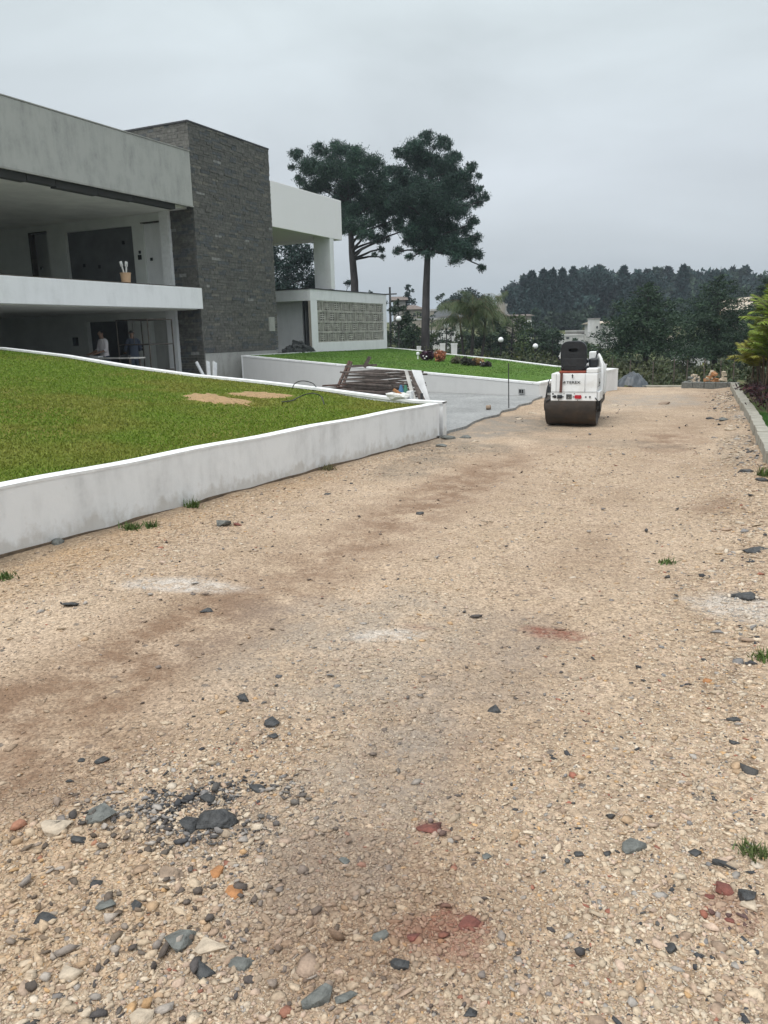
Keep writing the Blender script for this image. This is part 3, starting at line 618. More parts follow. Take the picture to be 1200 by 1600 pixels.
# ------------------------------------------------------------ retaining walls and lawns
def zl(x):
    return np.interp(-np.asarray(x, float), [4.6, 5.3, 5.9, 7.2, 8.7, 10.4, 12.2, 14.3, 16.6, 17.4], [.575, .59, .64, .76, .88, .99, 1.16, 1.40, 1.59, 1.63])
WL = [(-6.2, -4.0), (-5.44, 4.2), (-5.08, 8.5), (-4.75, 12.0)]      # road face of the front wall
def wall_x(y): return np.interp(y, [p[1] for p in WL], [p[0] for p in WL])
t = empty('retaining_wall', (-5.1, 8, 0), label='long low white retaining wall with grey smears beside the gravel track', cat='wall')
def rel(b, t_):      # shift a builder's vertices into a thing's frame
    lx, ly, lz = t_.location; b.v = [(x-lx, y-ly, z-lz) for x, y, z in b.v]; return b
b = MB(); c = MB()
N_ = 60; yy = np.linspace(-4, 12.0, N_)
W_ = .18; fv = []; 
for i in range(N_-1):
    y0, y1 = yy[i], yy[i+1]; x0, x1 = float(wall_x(y0)), float(wall_x(y1)); dz = .006*math.sin(y0*3.1); dz1 = .006*math.sin(y1*3.1)
    b.add([(x0, y0, -.15), (x1, y1, -.15), (x1, y1, .55+dz1), (x0, y0, .55+dz)], [(0, 1, 2, 3)])
    b.add([(x0-W_, y0, -.15), (x1-W_, y1, -.15), (x1-W_, y1, .55+dz1), (x0-W_, y0, .55+dz)], [(3, 2, 1, 0)])
    c.add([(x0+.004, y0, .55+dz), (x1+.004, y1, .55+dz1), (x1+.004, y1, .575+dz1), (x0+.004, y0, .575+dz), (x0-W_, y0, .575+dz), (x1-W_, y1, .575+dz1), (x1-W_, y1, .55+dz1), (x0-W_, y0, .55+dz)],
          [(0, 1, 2, 3), (3, 2, 5, 4), (4, 5, 6, 7)])
b.add([(-4.75, 12, -.15), (-5.01, 12, -.15), (-5.01, 12, .55), (-4.75, 12, .55)], [(0, 1, 2, 3)])
ft = MB()
for i in range(300):
    y0 = -4+i*.0533; y1 = y0+.0533; h0, h1 = [.008+.035*float(vnoise(yq, 0, 3, 91))*(1 if yq < 11 else .5) for yq in (y0, y1)]; xa_, xb_ = float(wall_x(y0))+.012, float(wall_x(y1))+.012
    ft.add([(xa_, y0, -.1), (xb_, y1, -.1), (xb_-.002, y1, h1), (xa_-.002, y0, h0), (xa_-.02, y0, h0+.004), (xb_-.02, y1, h1+.004)], [(0, 1, 2, 3), (3, 2, 5, 4)])
rel(b, t).build('wall_face', M['wall_white'], t); rel(c, t).build('coping', M['coping'], t); rel(ft, t).build('bare_foot', M['soil'], t)
# far side coping wall of the first lawn, rising towards the house
t = empty('driveway_wall', (-11, 12.8, 0), label='narrow white topped wall along the driveway behind the near lawn', cat='wall')
b = MB(); c = MB(); xx = np.linspace(-17.28, -4.75, 70)
def cy(x): return 12.2+.1*(-5.1-x)
for i in range(69):
    x0, x1 = float(xx[i]), float(xx[i+1]); y0, y1 = cy(x0), cy(x1); z0, z1 = float(zl(x0)), float(zl(x1)); d_ = .16
    b.add([(x0, y0+d_, -.1), (x1, y1+d_, -.1), (x1, y1+d_, z1-.03), (x0, y0+d_, z0-.03)], [(0, 1, 2, 3)])
    b.add([(x0, y0, -.1), (x1, y1, -.1), (x1, y1, z1-.03), (x0, y0, z0-.03)], [(3, 2, 1, 0)])
    c.add([(x0, y0-.02, z0-.04), (x1, y1-.02, z1-.04), (x1, y1-.02, z1), (x0, y0-.02, z0), (x0, y0+d_+.02, z0), (x1, y1+d_+.02, z1), (x1, y1+d_+.02, z1-.04), (x0, y0+d_+.02, z0-.04)],
          [(0, 1, 2, 3), (3, 2, 5, 4), (4, 5, 6, 7)])
b.add([(-4.75, cy(-4.75), -.1), (-4.75, cy(-4.75)+.16, -.1), (-4.75, cy(-4.75)+.16, .545), (-4.75, cy(-4.75), .545)], [(0, 1, 2, 3)])
rel(b, t).build('wall_face', M['wall_white'], t); rel(c, t).build('coping', M['coping'], t)
# lawn 1 surface
def lawn1_z(x, y):
    a = -(np.asarray(x)-wall_x(y)); q = float(0)+zl(x)-.045
    near = sstep(-.2, 2.5, a); return (.525*(1-near)+q*near)+.03*(vnoise(x, y, .5, 31)-.5)*near
U, Vv = np.meshgrid(np.linspace(0, 1, 90), np.linspace(0, 1, 110), indexing='ij')
yt = -4+Vv*16.6
xw = wall_x(np.minimum(yt, 12))-.16; Xl = xw+(-17.28-xw)*U; Yl = np.minimum(-4+Vv*(cy(Xl)+4.0+.02), 40)
Xl = (wall_x(np.minimum(Yl, 12))-.16)*(1-U)+(-17.28)*U; Zl = lawn1_z(Xl, Yl)
a_, b_ = U.shape; ii, jj = np.meshgrid(np.arange(a_-1), np.arange(b_-1), indexing='ij')
fs = np.stack([ii*b_+jj, ii*b_+jj+1, (ii+1)*b_+jj+1, (ii+1)*b_+jj], -1).reshape(-1, 4)
o = np_mesh('lawn', np.stack([Xl, Yl, Zl], -1).reshape(-1, 3), fs[:, ::-1], M['lawn'], smooth=True); tag(o, kind='structure')
# sand patches on it
SP = [[(272, 616), (300, 613), (330, 614), (360, 620), (397, 627), (392, 631), (355, 632), (318, 629), (290, 624)],
      [(356, 614), (380, 611), (410, 612), (440, 615), (460, 618), (445, 622), (415, 624), (385, 620), (366, 618)]]
def on_lawn(px, py):
    p = atz(px, py, .9)
    for _ in range(12): p = atz(px, py, float(lawn1_z(p[0], p[1])))
    return p
sandpolys = []
for i, pl in enumerate(SP):
    P = [on_lawn(*q) for q in pl]; cpt = sum(P)/len(P); ring = []
    for j in range(len(P)):
        for u in (0, .25, .5, .75):
            q = P[j]*(1-u)+P[(j+1) % len(P)]*u; q = q+(q-cpt)*RNG.uniform(-.22, .2); ring.append(q)
    sandpolys.append(np.array([(q[0], q[1]) for q in ring]))
    vsn = []; nrg = len(ring)
    for k_ in (1.0, .75, .45, .2):
        for q in ring:
            s_ = cpt+(q-cpt)*k_; z_ = float(lawn1_z(s_[0], s_[1])); vsn.append((s_[0], s_[1], z_+(-.015 if k_ == 1 else .008+RNG.uniform(0, .012))))
    vsn.append((cpt[0], cpt[1], float(lawn1_z(cpt[0], cpt[1]))+.02)); fsn = []
    for r_ in range(3):
        for j in range(nrg): fsn.append((r_*nrg+j, r_*nrg+(j+1) % nrg, (r_+1)*nrg+(j+1) % nrg, (r_+1)*nrg+j))
    for j in range(nrg): fsn.append((3*nrg+j, 3*nrg+(j+1) % nrg, 4*nrg, 4*nrg))
    bb = MB(); bb.add(vsn, [f if f[2] != f[3] else f[:3] for f in fsn], smooth=True)
    o = bb.build('sand_patch', M['sand']); tag(o, ['larger patch of loose sand on the near lawn', 'right hand patch of loose sand on the near lawn'][i], 'sand', kind='stuff')
def inside(px, py, poly):
    x, y = px, py; r_ = np.zeros(len(x), bool); n = len(poly); j = n-1
    for i in range(n):
        xi, yi = poly[i]; xj, yj = poly[j]; c_ = ((yi > y) != (yj > y)) & (x < (xj-xi)*(y-yi)/(yj-yi+1e-12)+xi); r_ ^= c_; j = i
    return r_
# blades on lawn 1, denser near the camera
n = 330000
x, y, r = polar(n, 4.5, 21, 22, 66, .8)
k = (x < wall_x(np.clip(y, -4, 12))-.17) & (x > -17.2) & (y < cy(x)) & (RNG.random(n) < .95)
for sp in sandpolys[:2]: k &= ~(inside(x, y, sp) & (RNG.random(n) < .7))
x, y, r = x[k], y[k], r[k]
mixv = vnoise(x, y, .35, 41)*.6+vnoise(x, y, 1.6, 42)*.4
cA = np.array([.125, .20, .018]); cB = np.array([.20, .20, .036]); cc = cA+(cB-cA)*sstep(.40, .74, mixv)[:, None]; cc = cc*RNG.uniform(.8, 1.18, (len(x), 1))
v, f, c = blades(len(x), np.stack([x, y, lawn1_z(x, y)-.004], -1), .022, .003+.0006*r, cc, .7)
o = np_mesh('grass', v, f, M['grass'], cols=c); tag(o, 'short green turf blades of the near lawn', 'grass', kind='stuff')

# lawn 2 : between driveway, house, porch and the back coping
A2 = np.array((-16.75, 23.4, 1.07)); B2 = np.array((-5.15, 20.0, .385)); B3 = np.array((-3.9, 22.4, .58)); C2 = np.array((-3.75, 22.9, .60)); D2 = np.array((-17.8, 37.7, 1.0)); E2 = np.array((-16.9, 29.1, 1.05))
back = [V(C2), V(atz(868, 572, .62)), V(atz(780, 561, .75)), V(atz(690, 552, .88)), V(atz(640, 546, .97)), V(D2)]
def wall_run(name, pts, wd, label, side=1, mface='grey_wall', capz=.05, cat='wall', z0=-.3):
    t_ = empty(name, (pts[0][0], pts[0][1], 0), label=label, cat=cat); b = MB(); c = MB()
    for p, q in zip(pts[:-1], pts[1:]):
        p = Vector(p); q = Vector(q); d = (q-p); d.z = 0; d.normalize(); nrm = Vector((-d.y, d.x, 0))*side
        g = nrm*wd; e_ = -nrm*.012
        for bb, za, zb, o1, o2 in ((b, None, -capz, Vector((0, 0, 0)), g), (c, -capz, 0, e_, g-e_)):
            vv = []
            for P_ in (p, q):
                lo_ = z0 if za is None else P_.z+za
                vv += [(P_.x+o1.x, P_.y+o1.y, lo_), (P_.x+o2.x, P_.y+o2.y, lo_), (P_.x+o2.x, P_.y+o2.y, P_.z+zb), (P_.x+o1.x, P_.y+o1.y, P_.z+zb)]
            bb.add(vv, [(0, 1, 2, 3), (4, 7, 6, 5), (0, 3, 7, 4), (1, 5, 6, 2), (3, 2, 6, 7)])
    rel(b, t_).build('wall_face', M[mface], t_); rel(c, t_).build('coping', M['coping'], t_); return t_
t2 = wall_run('retaining_wall', [V(A2), V(B2)], .14, 'pale grey retaining wall across the driveway, holding the far lawn')
pz = atz(826, 611, .15); p_ = aty(826, 611.5, 20.3); bb = MB(); 
dirw = (B2-A2); dirw[2] = 0; dirw /= np.linalg.norm(dirw); tt = (-5.65-A2[0])/dirw[0]; q = A2+dirw*tt; nn_ = np.array([-dirw[1]*-1, dirw[0]*-1, 0]); ang_ = math.atan2(dirw[1], dirw[0])
R_ = Matrix.Rotation(ang_, 3, 'Z')
qv = Vector((q[0], q[1], .15)); off = R_@Vector((0, -.02, 0))
bf = MB()
for sx, sz, w1, h1 in ((0, .055, .17, .02), (0, -.055, .17, .02), (-.075, 0, .02, .09), (.075, 0, .02, .09), (0, 0, .015, .09)): bf.obox(qv+off+R_@Vector((sx, 0, sz)), (w1, .03, h1), R_)
rel(bf, t2).build('drain_frame', M['galv'], t2)
bf = MB(); bf.obox(qv+R_@Vector((0, -.006, 0)), (.13, .02, .09), R_); rel(bf, t2).build('drain_opening', M['black'], t2)
wall_run('end_wall', [V(B2), V(B3), V(C2)], .2, 'white end wall of the far lawn behind the road roller', mface='white')
t3 = wall_run('garden_wall', back, .12, 'thin white kerb along the back of the far lawn', mface='white', side=-1, capz=.04)
wall_run('house_side_kerb', [V(A2+np.array([0, .05, 0])), V(E2)], .1, 'thin white kerb between the stone tower and the far lawn', mface='white', side=1, capz=.04)
# surface by triangulating rings
poly = [A2, B2, B3]+[np.array(p) for p in back]+[np.array((-17.3, 36.6, 1.0)), np.array((-17.2, 29.2, 1.03)), E2]
def tri_z(x, y, P=np.array(poly)):     # inverse-distance height
    d = (np.asarray(x)[..., None]-P[:, 0])**2+(np.asarray(y)[..., None]-P[:, 1])**2+.3; w_ = 1/d**1.5; return (w_*P[:, 2]).sum(-1)/w_.sum(-1)
from mathutils.geometry import delaunay_2d_cdt
bd = []
for i in range(len(poly)):
    p, q = poly[i], poly[(i+1) % len(poly)]; k_ = max(1, int(np.linalg.norm(q-p)/.4))
    for u in range(k_): bd.append(p+(q-p)*u/k_)
bd = np.array(bd); gx, gy = np.meshgrid(np.arange(-18, -3.5, .5), np.arange(20, 38, .5)); g = np.stack([gx.ravel(), gy.ravel()], -1); g = g[inside(g[:, 0], g[:, 1], bd[:, :2])]
dm = np.min(np.linalg.norm(g[:, None]-bd[None, :, :2], axis=2), axis=1); g = g[dm > .25]
allp = np.vstack([bd[:, :2], g]); nb = len(bd)
vv, _, ff, _, _, _ = delaunay_2d_cdt([Vector(V((p[0], p[1], 0))).to_2d() for p in allp], [(i, (i+1) % nb) for i in range(nb)], [], 1, 1e-5)
vv = np.array([(p.x, p.y) for p in vv]); z0_ = tri_z(vv[:, 0], vv[:, 1])
dmin = np.linalg.norm(vv[:, None]-bd[None, :, :2], axis=2); ib = dmin.argmin(1); dmn = dmin.min(1); wz = np.clip(dmn/1.5, 0, 1)
zz = bd[ib, 2]*(1-wz)+z0_*wz-.03
def lawn2_z(x, y):
    d = np.linalg.norm(bd[:, :2]-np.array([x, y]), axis=1); i = d.argmin(); w_ = min(d[i]/1.5, 1); return float(bd[i, 2]*(1-w_)+tri_z(np.array([x]), np.array([y]))[0]*w_-.03)
o = np_mesh('lawn', np.column_stack([vv, zz]), np.array([f for f in ff]), M['lawn2'], smooth=True); tag(o, kind='structure')
n = 90000; x = RNG.uniform(-17.6, -3.8, n); y = RNG.uniform(19.9, 37.5, n); k = inside(x, y, bd[:, :2]) & ((x > -17.2) | (y > 36.7)); x, y = x[k], y[k]
d = np.concatenate([np.min(((bd[None, ::2, 0]-x[i:i+5000, None])**2+(bd[None, ::2, 1]-y[i:i+5000, None])**2), axis=1) for i in range(0, len(x), 5000)])
ibx = np.concatenate([np.argmin(((bd[None, :, 0]-x[i:i+5000, None])**2+(bd[None, :, 1]-y[i:i+5000, None])**2), axis=1) for i in range(0, len(x), 5000)])
w_ = np.clip(np.sqrt(d)/1.5, 0, 1); z = bd[ibx, 2]*(1-w_)+tri_z(x, y)*w_-.035
cc = np.array([.09, .18, .028])*(.75+.5*vnoise(x, y, .8, 45)[:, None])*RNG.uniform(.75, 1.25, (len(x), 1))
v, f, c = blades(len(x), np.stack([x, y, z], -1), .026, .015, cc, .7)
o = np_mesh('grass', v, f, M['grass'], cols=c); tag(o, 'short green turf blades of the far lawn', 'grass', kind='stuff')

# ------------------------------------------------------------ driveway of pavers
ed = [(-4.72, 11.9)]
for i in range(1, 12): ed.append((-4.74-.025*i+RNG.uniform(-.1, .1)*.8, 11.95+i*.7))
ed.append((-5.1, 20.2))
dp = ed+[(-17.2, 23.9), (-25, 23.0), (-25, 13.0), (-17.0, 13.3), (-11, 12.7), (-5.2, 12.1)]
b = MB(); b.add([(p[0], p[1], .045) for p in dp]+[(p[0], p[1], -.05) for p in dp], [tuple(range(len(dp)))]+[(i, i+1, len(dp)+i+1, len(dp)+i) for i in range(len(ed)-1)])
o = b.build('driveway', M['pavers']); tag(o, kind='structure')

# ------------------------------------------------------------ right kerb
def kx(y): return float(np.interp(y, [-4, 10.2, 15.6, 19, 20.8, 23.2], [1.05, .13, -.20, -.48, -.60, -.78]))
t = empty('kerb', (0, 12, 0), label='low grey concrete block kerb along the right side of the track', cat='kerb')
b = MB(); y = -2.0; i = 0
while y < 23.2:
    L_ = .39; x0, x1 = kx(y), kx(min(y+L_, 23.3)); j = RNG.uniform(-.012, .012); h = .205+RNG.uniform(-.006, .006); w_ = .17
    g = .006
    b.add([(x0+j, y+g, -.1), (x1+j, y+L_-g, -.1), (x1+j+w_, y+L_-g, -.1), (x0+j+w_, y+g, -.1), (x0+j, y+g, h), (x1+j, y+L_-g, h), (x1+j+w_, y+L_-g, h), (x0+j+w_, y+g, h)],
          [(4, 7, 6, 5), (0, 4, 5, 1), (2, 6, 7, 3), (0, 3, 7, 4), (1, 5, 6, 2)])
    y += L_
rel(b, t).build('kerb_blocks', M['kerb'], t, bevel=.008)
b = MB(); 
for i in range(40):
    y0 = -2+i*.635; b.add([(kx(y0)+.02, y0, -.1), (kx(y0+.635)+.02, y0+.635, -.1), (kx(y0+.635)+.02, y0+.635, .19), (kx(y0)+.02, y0, .19), (kx(y0)+.15, y0, -.1), (kx(y0+.635)+.15, y0+.635, -.1), (kx(y0+.635)+.15, y0+.635, .19), (kx(y0)+.15, y0, .19)], [(0, 1, 2, 3), (3, 2, 6, 7), (4, 7, 6, 5)])
rel(b, t).build('mortar', M['kerb'], t)
# end of the track: slab edge and low dark wall
b = MB(); b.box(-3.6, -.78, 24.3, 24.5, -.3, .035); o = b.build('slab_edge', M['kerb']); tag(o, 'pale thin concrete edge closing the far end of the track', 'kerb')
b = MB()
for i in range(5): b.box(-2.05+i*.3, -1.76+i*.3, 23.75+.02*RNG.random(), 23.93, -.2, .17+.01*RNG.random())
o = b.build('end_wall', M['rock_grey'], bevel=.01); tag(o, 'low dark block wall at the far right end of the track', 'wall')
# verge behind kerb
n = 26; gy = np.linspace(-4, 26, 60); gx = np.linspace(0, 1, 14); V1 = []
for yv in gy:
    for u in gx:
        xv = kx(min(yv, 23.2))+.12+u*9; V1.append((xv, yv, .13+.12*u+.04*(vnoise(xv, yv, .9, 51)-.5)-(1.6*sstep(22, 27, yv)*u)))
V1 = np.array(V1); ii, jj = np.meshgrid(np.arange(59), np.arange(13), indexing='ij'); fs = np.stack([ii*14+jj, ii*14+jj+1, (ii+1)*14+jj+1, (ii+1)*14+jj], -1).reshape(-1, 4)
o = np_mesh('verge', V1, fs, M['field'], smooth=True); tag(o, kind='structure')
n = 30000; y = RNG.uniform(8, 15.6, n); x = np.array([kx(q) for q in y])+.17+RNG.random(n)**1.5*2.0
v, f, c = blades(n, np.stack([x, y, np.full(n, .12)], -1), .07, .008, np.array([.05, .13, .025])*RNG.uniform(.6, 1.4, (n, 1)), .6)
o = np_mesh('grass', v, f, M['grass'], cols=c); tag(o, 'grass strip behind the right kerb', 'grass', kind='stuff')

# ------------------------------------------------------------ the house (front face in the plane x = HX)
HX = -17.3; YT = 21.95; YT2 = 26.6
hs = empty('modern_house', (HX, 22, 0), label='large unfinished modern house with dark stone tower, open storeys and white wing', cat='house')
def hb(b, name, mt, parent=None, bevel=0.0, cols=False):
    base = hs.location; b.v = [(x-base.x, y-base.y, z-base.z) for x, y, z in b.v]
    return b.build(name, M[mt], parent or hs, bevel, cols)
XI = -28.0; YN = 7.5
b = MB(); b.box(HX-.30, HX, YN, YT-.004, 5.93, 7.60); b.box(XI, HX-.304, YN, YT-.004, 6.15, 6.4); hb(b, 'roof_fascia', 'render_grey', bevel=.02)
b = MB(); b.box(HX-.31, HX+.015, YN, YT-.01, 7.602, 7.63); hb(b, 'roof_flashing', 'raw_concrete')
b = MB(); b.box(HX-.05, HX+.02, YN, YT-.01, 5.90, 5.935); hb(b, 'drip_edge', 'raw_concrete')
b = MB(); y = YN
while y < YT-.9:
    l = random.uniform(.8, 1.9); b.box(HX-.30, HX-.08, y, min(y+l-.02, YT-.05), 5.75-random.uniform(0, .05), 5.925); y += l
hb(b, 'formwork_board', 'joint')
b = MB(); b.box(XI, HX-.305, YN, YT+1.2, 5.87, 6.14); hb(b, 'upper_ceiling', 'ceiling')
# balcony parapet and the slab
b = MB(); b.box(HX-.16, HX+.05, YN, YT+.06, 2.66, 3.34); hb(b, 'balcony_parapet', 'parapet', bevel=.012)
b = MB(); b.box(HX-.18, HX+.03, YN, YT-.004, 3.342, 3.37); hb(b, 'parapet_capping', 'board')
b = MB(); b.box(XI, HX-.165, YN, YT+1.2, 2.64, 2.92); hb(b, 'floor_slab', 'ceiling')
b = MB(); b.box(XI, HX+.3, 12.9, YT-.004, -.1, .28); hb(b, 'garage_floor', 'raw_concrete')
# wall across the far end of both storeys, with openings
def wall_y(y0, y1, x0, x1, z0, z1, holes, mt, name, parent=None):
    b = MB(); xs_ = sorted({x0, x1, *[h[0] for h in holes], *[h[1] for h in holes]})
    for a, c in zip(xs_[:-1], xs_[1:]):
        cuts = sorted([(h[2], h[3]) for h in holes if h[0] <= a+1e-6 and h[1] >= c-1e-6]); z = z0
        for lo, hi in cuts:
            if lo > z: b.box(a, c, y0, y1, z, lo)
            z = hi
        if z < z1: b.box(a, c, y0, y1, z, z1)
    return hb(b, name, mt, parent)
wl = wall_y(YT+.02, YT+.2, XI, -18.72, 2.922, 5.868, [(-23.2, -20.04, 2.95, 5.54), (-24.96, -24.1, 2.95, 5.6), (-19.56, -18.76, 2.95, 5.57)], 'inside', 'upper_wall')
b = MB(); b.box(-23.2, -20.04, YT+.14, YT+.24, 2.95, 5.54); pn = hb(b, 'grey_panel', 'dark_panel')
b = MB()
for px, py in ((105, 411), (132, 415), (156, 417), (193, 379)):
    b = MB(); q = aty(px, py, YT+.14); b.box(q[0]-.06, q[0]+.06, YT+.125, YT+.139, q[2]-.06, q[2]+.06); hb(b, 'socket_box', 'black', pn)
b = MB(); b.box(-27.5, -23.6, YT+.9, YT+1.0, 2.93, 5.87); hb(b, 'corridor_wall', 'inside'); b = MB(); b.box(-19.58, -18.74, YT+.10, YT+.15, 2.96, 5.56); hb(b, 'doorway_panel', 'white')  # right opening closed by a white panel, painting in the lit room beyond
b = MB(); b.box(-25.02, -24.95, YT-.02, YT+.22, 2.93, 5.65); b.box(-24.95, -24.1, YT-.02, YT+.22, 5.6, 5.65); b.box(-19.62, -19.56, YT-.015, YT+.21, 5.57, 5.6); b.box(-19.56, -18.76, YT-.015, YT+.21, 5.57, 5.6); hb(b, 'door_frame', 'board')
b = MB()
for px, py, s_ in ((218, 394, .05), (218, 402, .08), (236, 405, .05), (64, 419, .05)):
    q = aty(px, py, YT); b = MB(); b.box(q[0]-s_, q[0]+s_, YT+.005, YT+.03, q[2]-s_, q[2]+s_); hb(b, 'wall_socket', 'black', wl)
wl = wall_y(YT+.02, YT+.2, XI, -18.72, .0, 2.638, [(-22.6, -20.62, .28, 2.37), (-18.74, -18.73, 1, 1.1)], 'inside', 'garage_wall')
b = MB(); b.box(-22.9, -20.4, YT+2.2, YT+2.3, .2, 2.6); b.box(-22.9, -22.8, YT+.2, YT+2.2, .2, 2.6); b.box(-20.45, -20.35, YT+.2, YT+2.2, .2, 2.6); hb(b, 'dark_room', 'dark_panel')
b = MB()
for px, py, s_ in ((118, 534, .13), (222, 541, .035), (222, 546, .035)):
    q = aty(px, py, YT); b = MB(); b.box(q[0]-s_, q[0]+s_, YT+.0, YT+.03, q[2]-s_*1.2, q[2]+s_*1.2); hb(b, 'wall_socket', 'black', wl)
b = MB(); q0 = aty(240, 500, YT); b.box(q0[0], -18.74, YT-.004, YT+.015, .28, 2.42); hb(b, 'doorway_panel', 'render_grey')
# side, rear and near walls, so that the rooms are closed
b = MB(); b.box(XI-.2, XI-.002, YN, YT+1.2, -.1, 6.4); b.box(XI-.2, -19.0, YT+2.4, YT+2.5, -.1, 6.4); b.box(XI, HX-.2, YN-.2, YN-.002, -.1, 7.6)
hb(b, 'rear_wall', 'inside')
b = MB(); b.box(-18.70, -18.32, YT-.12, YT+.03, 2.93, 5.868); hb(b, 'column', 'coping')
b = MB(); b.box(-18.74, -18.33, YT-.12, YT+.03, .28, 2.638); hb(b, 'column', 'white')
b = MB(); b.box(-24.9, -24.7, 13.2, 13.4, .28, 2.638); hb(b, 'column', 'white')
# the tower: core and ledger stones one by one
b = MB(); b.box(-18.33, HX-.06, YT+.071, YT2-.06, 1.2, 8.48); b.box(-21.6, -18.331, YT+.25, YT2-.06, 5.95, 8.48); b.box(-21.6, -18.331, YT+.05, YT+.249, 6.15, 8.48); b.box(-18.33, HX-.06, YT+.05, YT+.07, .2, 8.5)
core = hb(b, 'tower_core', 'joint')
b = MB(); b.box(-18.4, HX-.03, YT+.03, YT2-.05, -.1, 1.19); hb(b, 'tower_base', 'raw_concrete')
def ledger(b, axis, c0, c1, z0, z1, face, sgn):
    """rows of split stones on a face; axis 'y' runs along y (face at x), 'x' runs along x (face at y)"""
    z = z0
    while z < z1-.02:
        h = min(random.choice((.075, .085, .095, .105)), z1-z); u = c0-random.uniform(0, .3)
        while u < c1:
            l = random.uniform(.18, .52); a, e_ = max(u, c0), min(u+l, c1); u += l
            if e_-a < .03: continue
            d = random.uniform(.004, .019) if random.random() < .95 else random.uniform(.015, .03)
            k = random.gauss(1, .10); tone = (.102*k, .100*k, .090*k)
            r_ = random.random()
            if r_ < .05: tone = (.14*k, .132*k, .112*k)
            elif r_ < .062: tone = (.22, .22, .21)
            elif r_ < .22: tone = (.075*k, .082*k, .086*k)
            if axis == 'y': b.box(face-.07, face-.02+d, a+.003, e_-.003, z+.0025, z+h-.0025, tone)
            else: b.box(a+.003, e_-.003, face+.02-d, face+.07, z+.0025, z+h-.0025, tone)
        z += h
b = MB(); ledger(b, 'y', YT, YT2, 1.2, 8.5, HX, 1); 
ledger(b, 'x', -21.6, HX-.01, 5.9, 8.5, YT, -1); ledger(b, 'x', -18.33, HX-.01, .0, 5.9, YT, -1)
o = hb(b, 'stone_cladding', 'stone', cols=True)
b = MB(); q1 = atx(424, 507, HX); b.box(HX-.02, HX+.03, q1[1]-.18, q1[1]+.2, q1[2]-.25, q1[2]+.28); hb(b, 'wall_box', 'raw_concrete', o)
b = MB(); b.box(-21.62, HX+.012, YT-.03, YT2+.012, 8.502, 8.55); hb(b, 'tower_capping', 'flash')
b = MB(); b.box(-21.6, HX-.1, YT2-.055, YT2-.005, -.1, 8.49); hb(b, 'tower_rear_face', 'joint')
# white wing, its pillar
b = MB(); b.box(HX-.22, HX-.01, YT2+.004, 32.2, 5.79, 7.45); b.box(-25, HX-.222, 31.98, 32.2, 5.79, 7.45); b.box(-25, HX-.222, YT2+.004, 31.97, 5.9, 6.1)
b.box(-25.2, -25.002, YT2, 32.2, 5.79, 7.45); hb(b, 'white_wing', 'wing_white', bevel=.015)
b = MB(); b.box(HX-.85, HX-.02, 31.08, 31.42, 3.66, 5.895); hb(b, 'pillar', 'white', bevel=.01)
# porch with the pierced block screen
PY0, PY1, PX1 = 29.2, 36.62, -21.0
b = MB()
cy0, cy1, cz0, cz1 = 29.74, 36.25, 1.40, 3.15
b.box(HX-.12, HX, PY0, PY1, cz1, 3.60); b.box(HX-.12, HX, PY0, PY1, .5, cz0); b.box(HX-.12, HX, PY0, cy0, cz0+.001, cz1-.001); b.box(HX-.12, HX, cy1, PY1, cz0+.001, cz1-.001)
b.box(PX1, HX-.122, PY0, PY0+.2, 3.13, 3.598); b.box(PX1, HX-.122, PY1-.2, PY1, .5, 3.598)
b.box(PX1, -18.08, PY0+.6, PY0+.72, .9, 3.598); b.box(PX1-.2, PX1-.002, PY0, PY1, .5, 3.598)
b.box(PX1, HX-.203, PY0+.202, PY1-.202, 3.35, 3.55)
po = hb(b, 'porch', 'white', bevel=.008)
b = MB(); b.box(HX-.12, HX-.004, PY0-.008, PY0-.001, .9, 3.128); hb(b, 'door_jamb', 'tan_wall', po)
b = MB(); b.box(-18.078, HX-.125, PY0+.68, PY0+.74, .98, 3.3); hb(b, 'doorway', 'black', po)
b = MB(); b.box(PX1-.24, HX+.03, PY0-.03, PY1+.03, 3.602, 3.64); hb(b, 'porch_roof', 'flash', po)
b = MB(); b.box(PX1-.2, HX-.2, PY0+.05, PY1-.05, .8, 1.02); hb(b, 'porch_floor', 'raw_concrete', po)
b = MB(); nc, nr_ = 15, 4; cw, ch = (cy1-cy0)/nc, (cz1-cz0)/nr_; xa, xb = HX-.11, HX-.02
for i in range(nc):
    for j in range(nr_):
        a, z = cy0+i*cw, cz0+j*ch; jx = random.uniform(-.012, .012)
        b.box(xa+jx, xb+jx, a+.003, a+.05, z+.003, z+ch-.003); b.box(xa+jx, xb+jx, a+cw/2-.02, a+cw/2+.025, z+.05, z+ch-.05)
        b.box(xa+jx, xb+jx, a+.051, a+cw-.003, z+.003, z+.045); b.box(xa+jx, xb+jx, a+.051, a+cw-.003, z+ch-.045, z+ch-.003)
        hf = (i+j) % 2
        for q in range(3):
            zz_ = z+.05+(q+1)*(ch-.1)/4
            if hf: b.box(xa+jx+.01, xb+jx-.01, a+.05, a+cw/2-.021, zz_-.022, zz_+.022)
            else: b.box(xa+jx+.01, xb+jx-.01, a+cw/2+.026, a+cw-.003, zz_-.022, zz_+.022)
        if hf: b.box(xa+jx+.01, xb+jx-.01, a+cw*.72, a+cw*.8, z+.047, z+ch-.047)
        else: b.box(xa+jx+.01, xb+jx-.01, a+cw*.24, a+cw*.33, z+.047, z+ch-.047)
hb(b, 'block_screen', 'cobogo', po)
b = MB(); b.box(HX-.5, HX-.45, cy0-.2, cy1+.2, 1.02, 3.3); hb(b, 'dark_inner_wall', 'dark_panel', po)

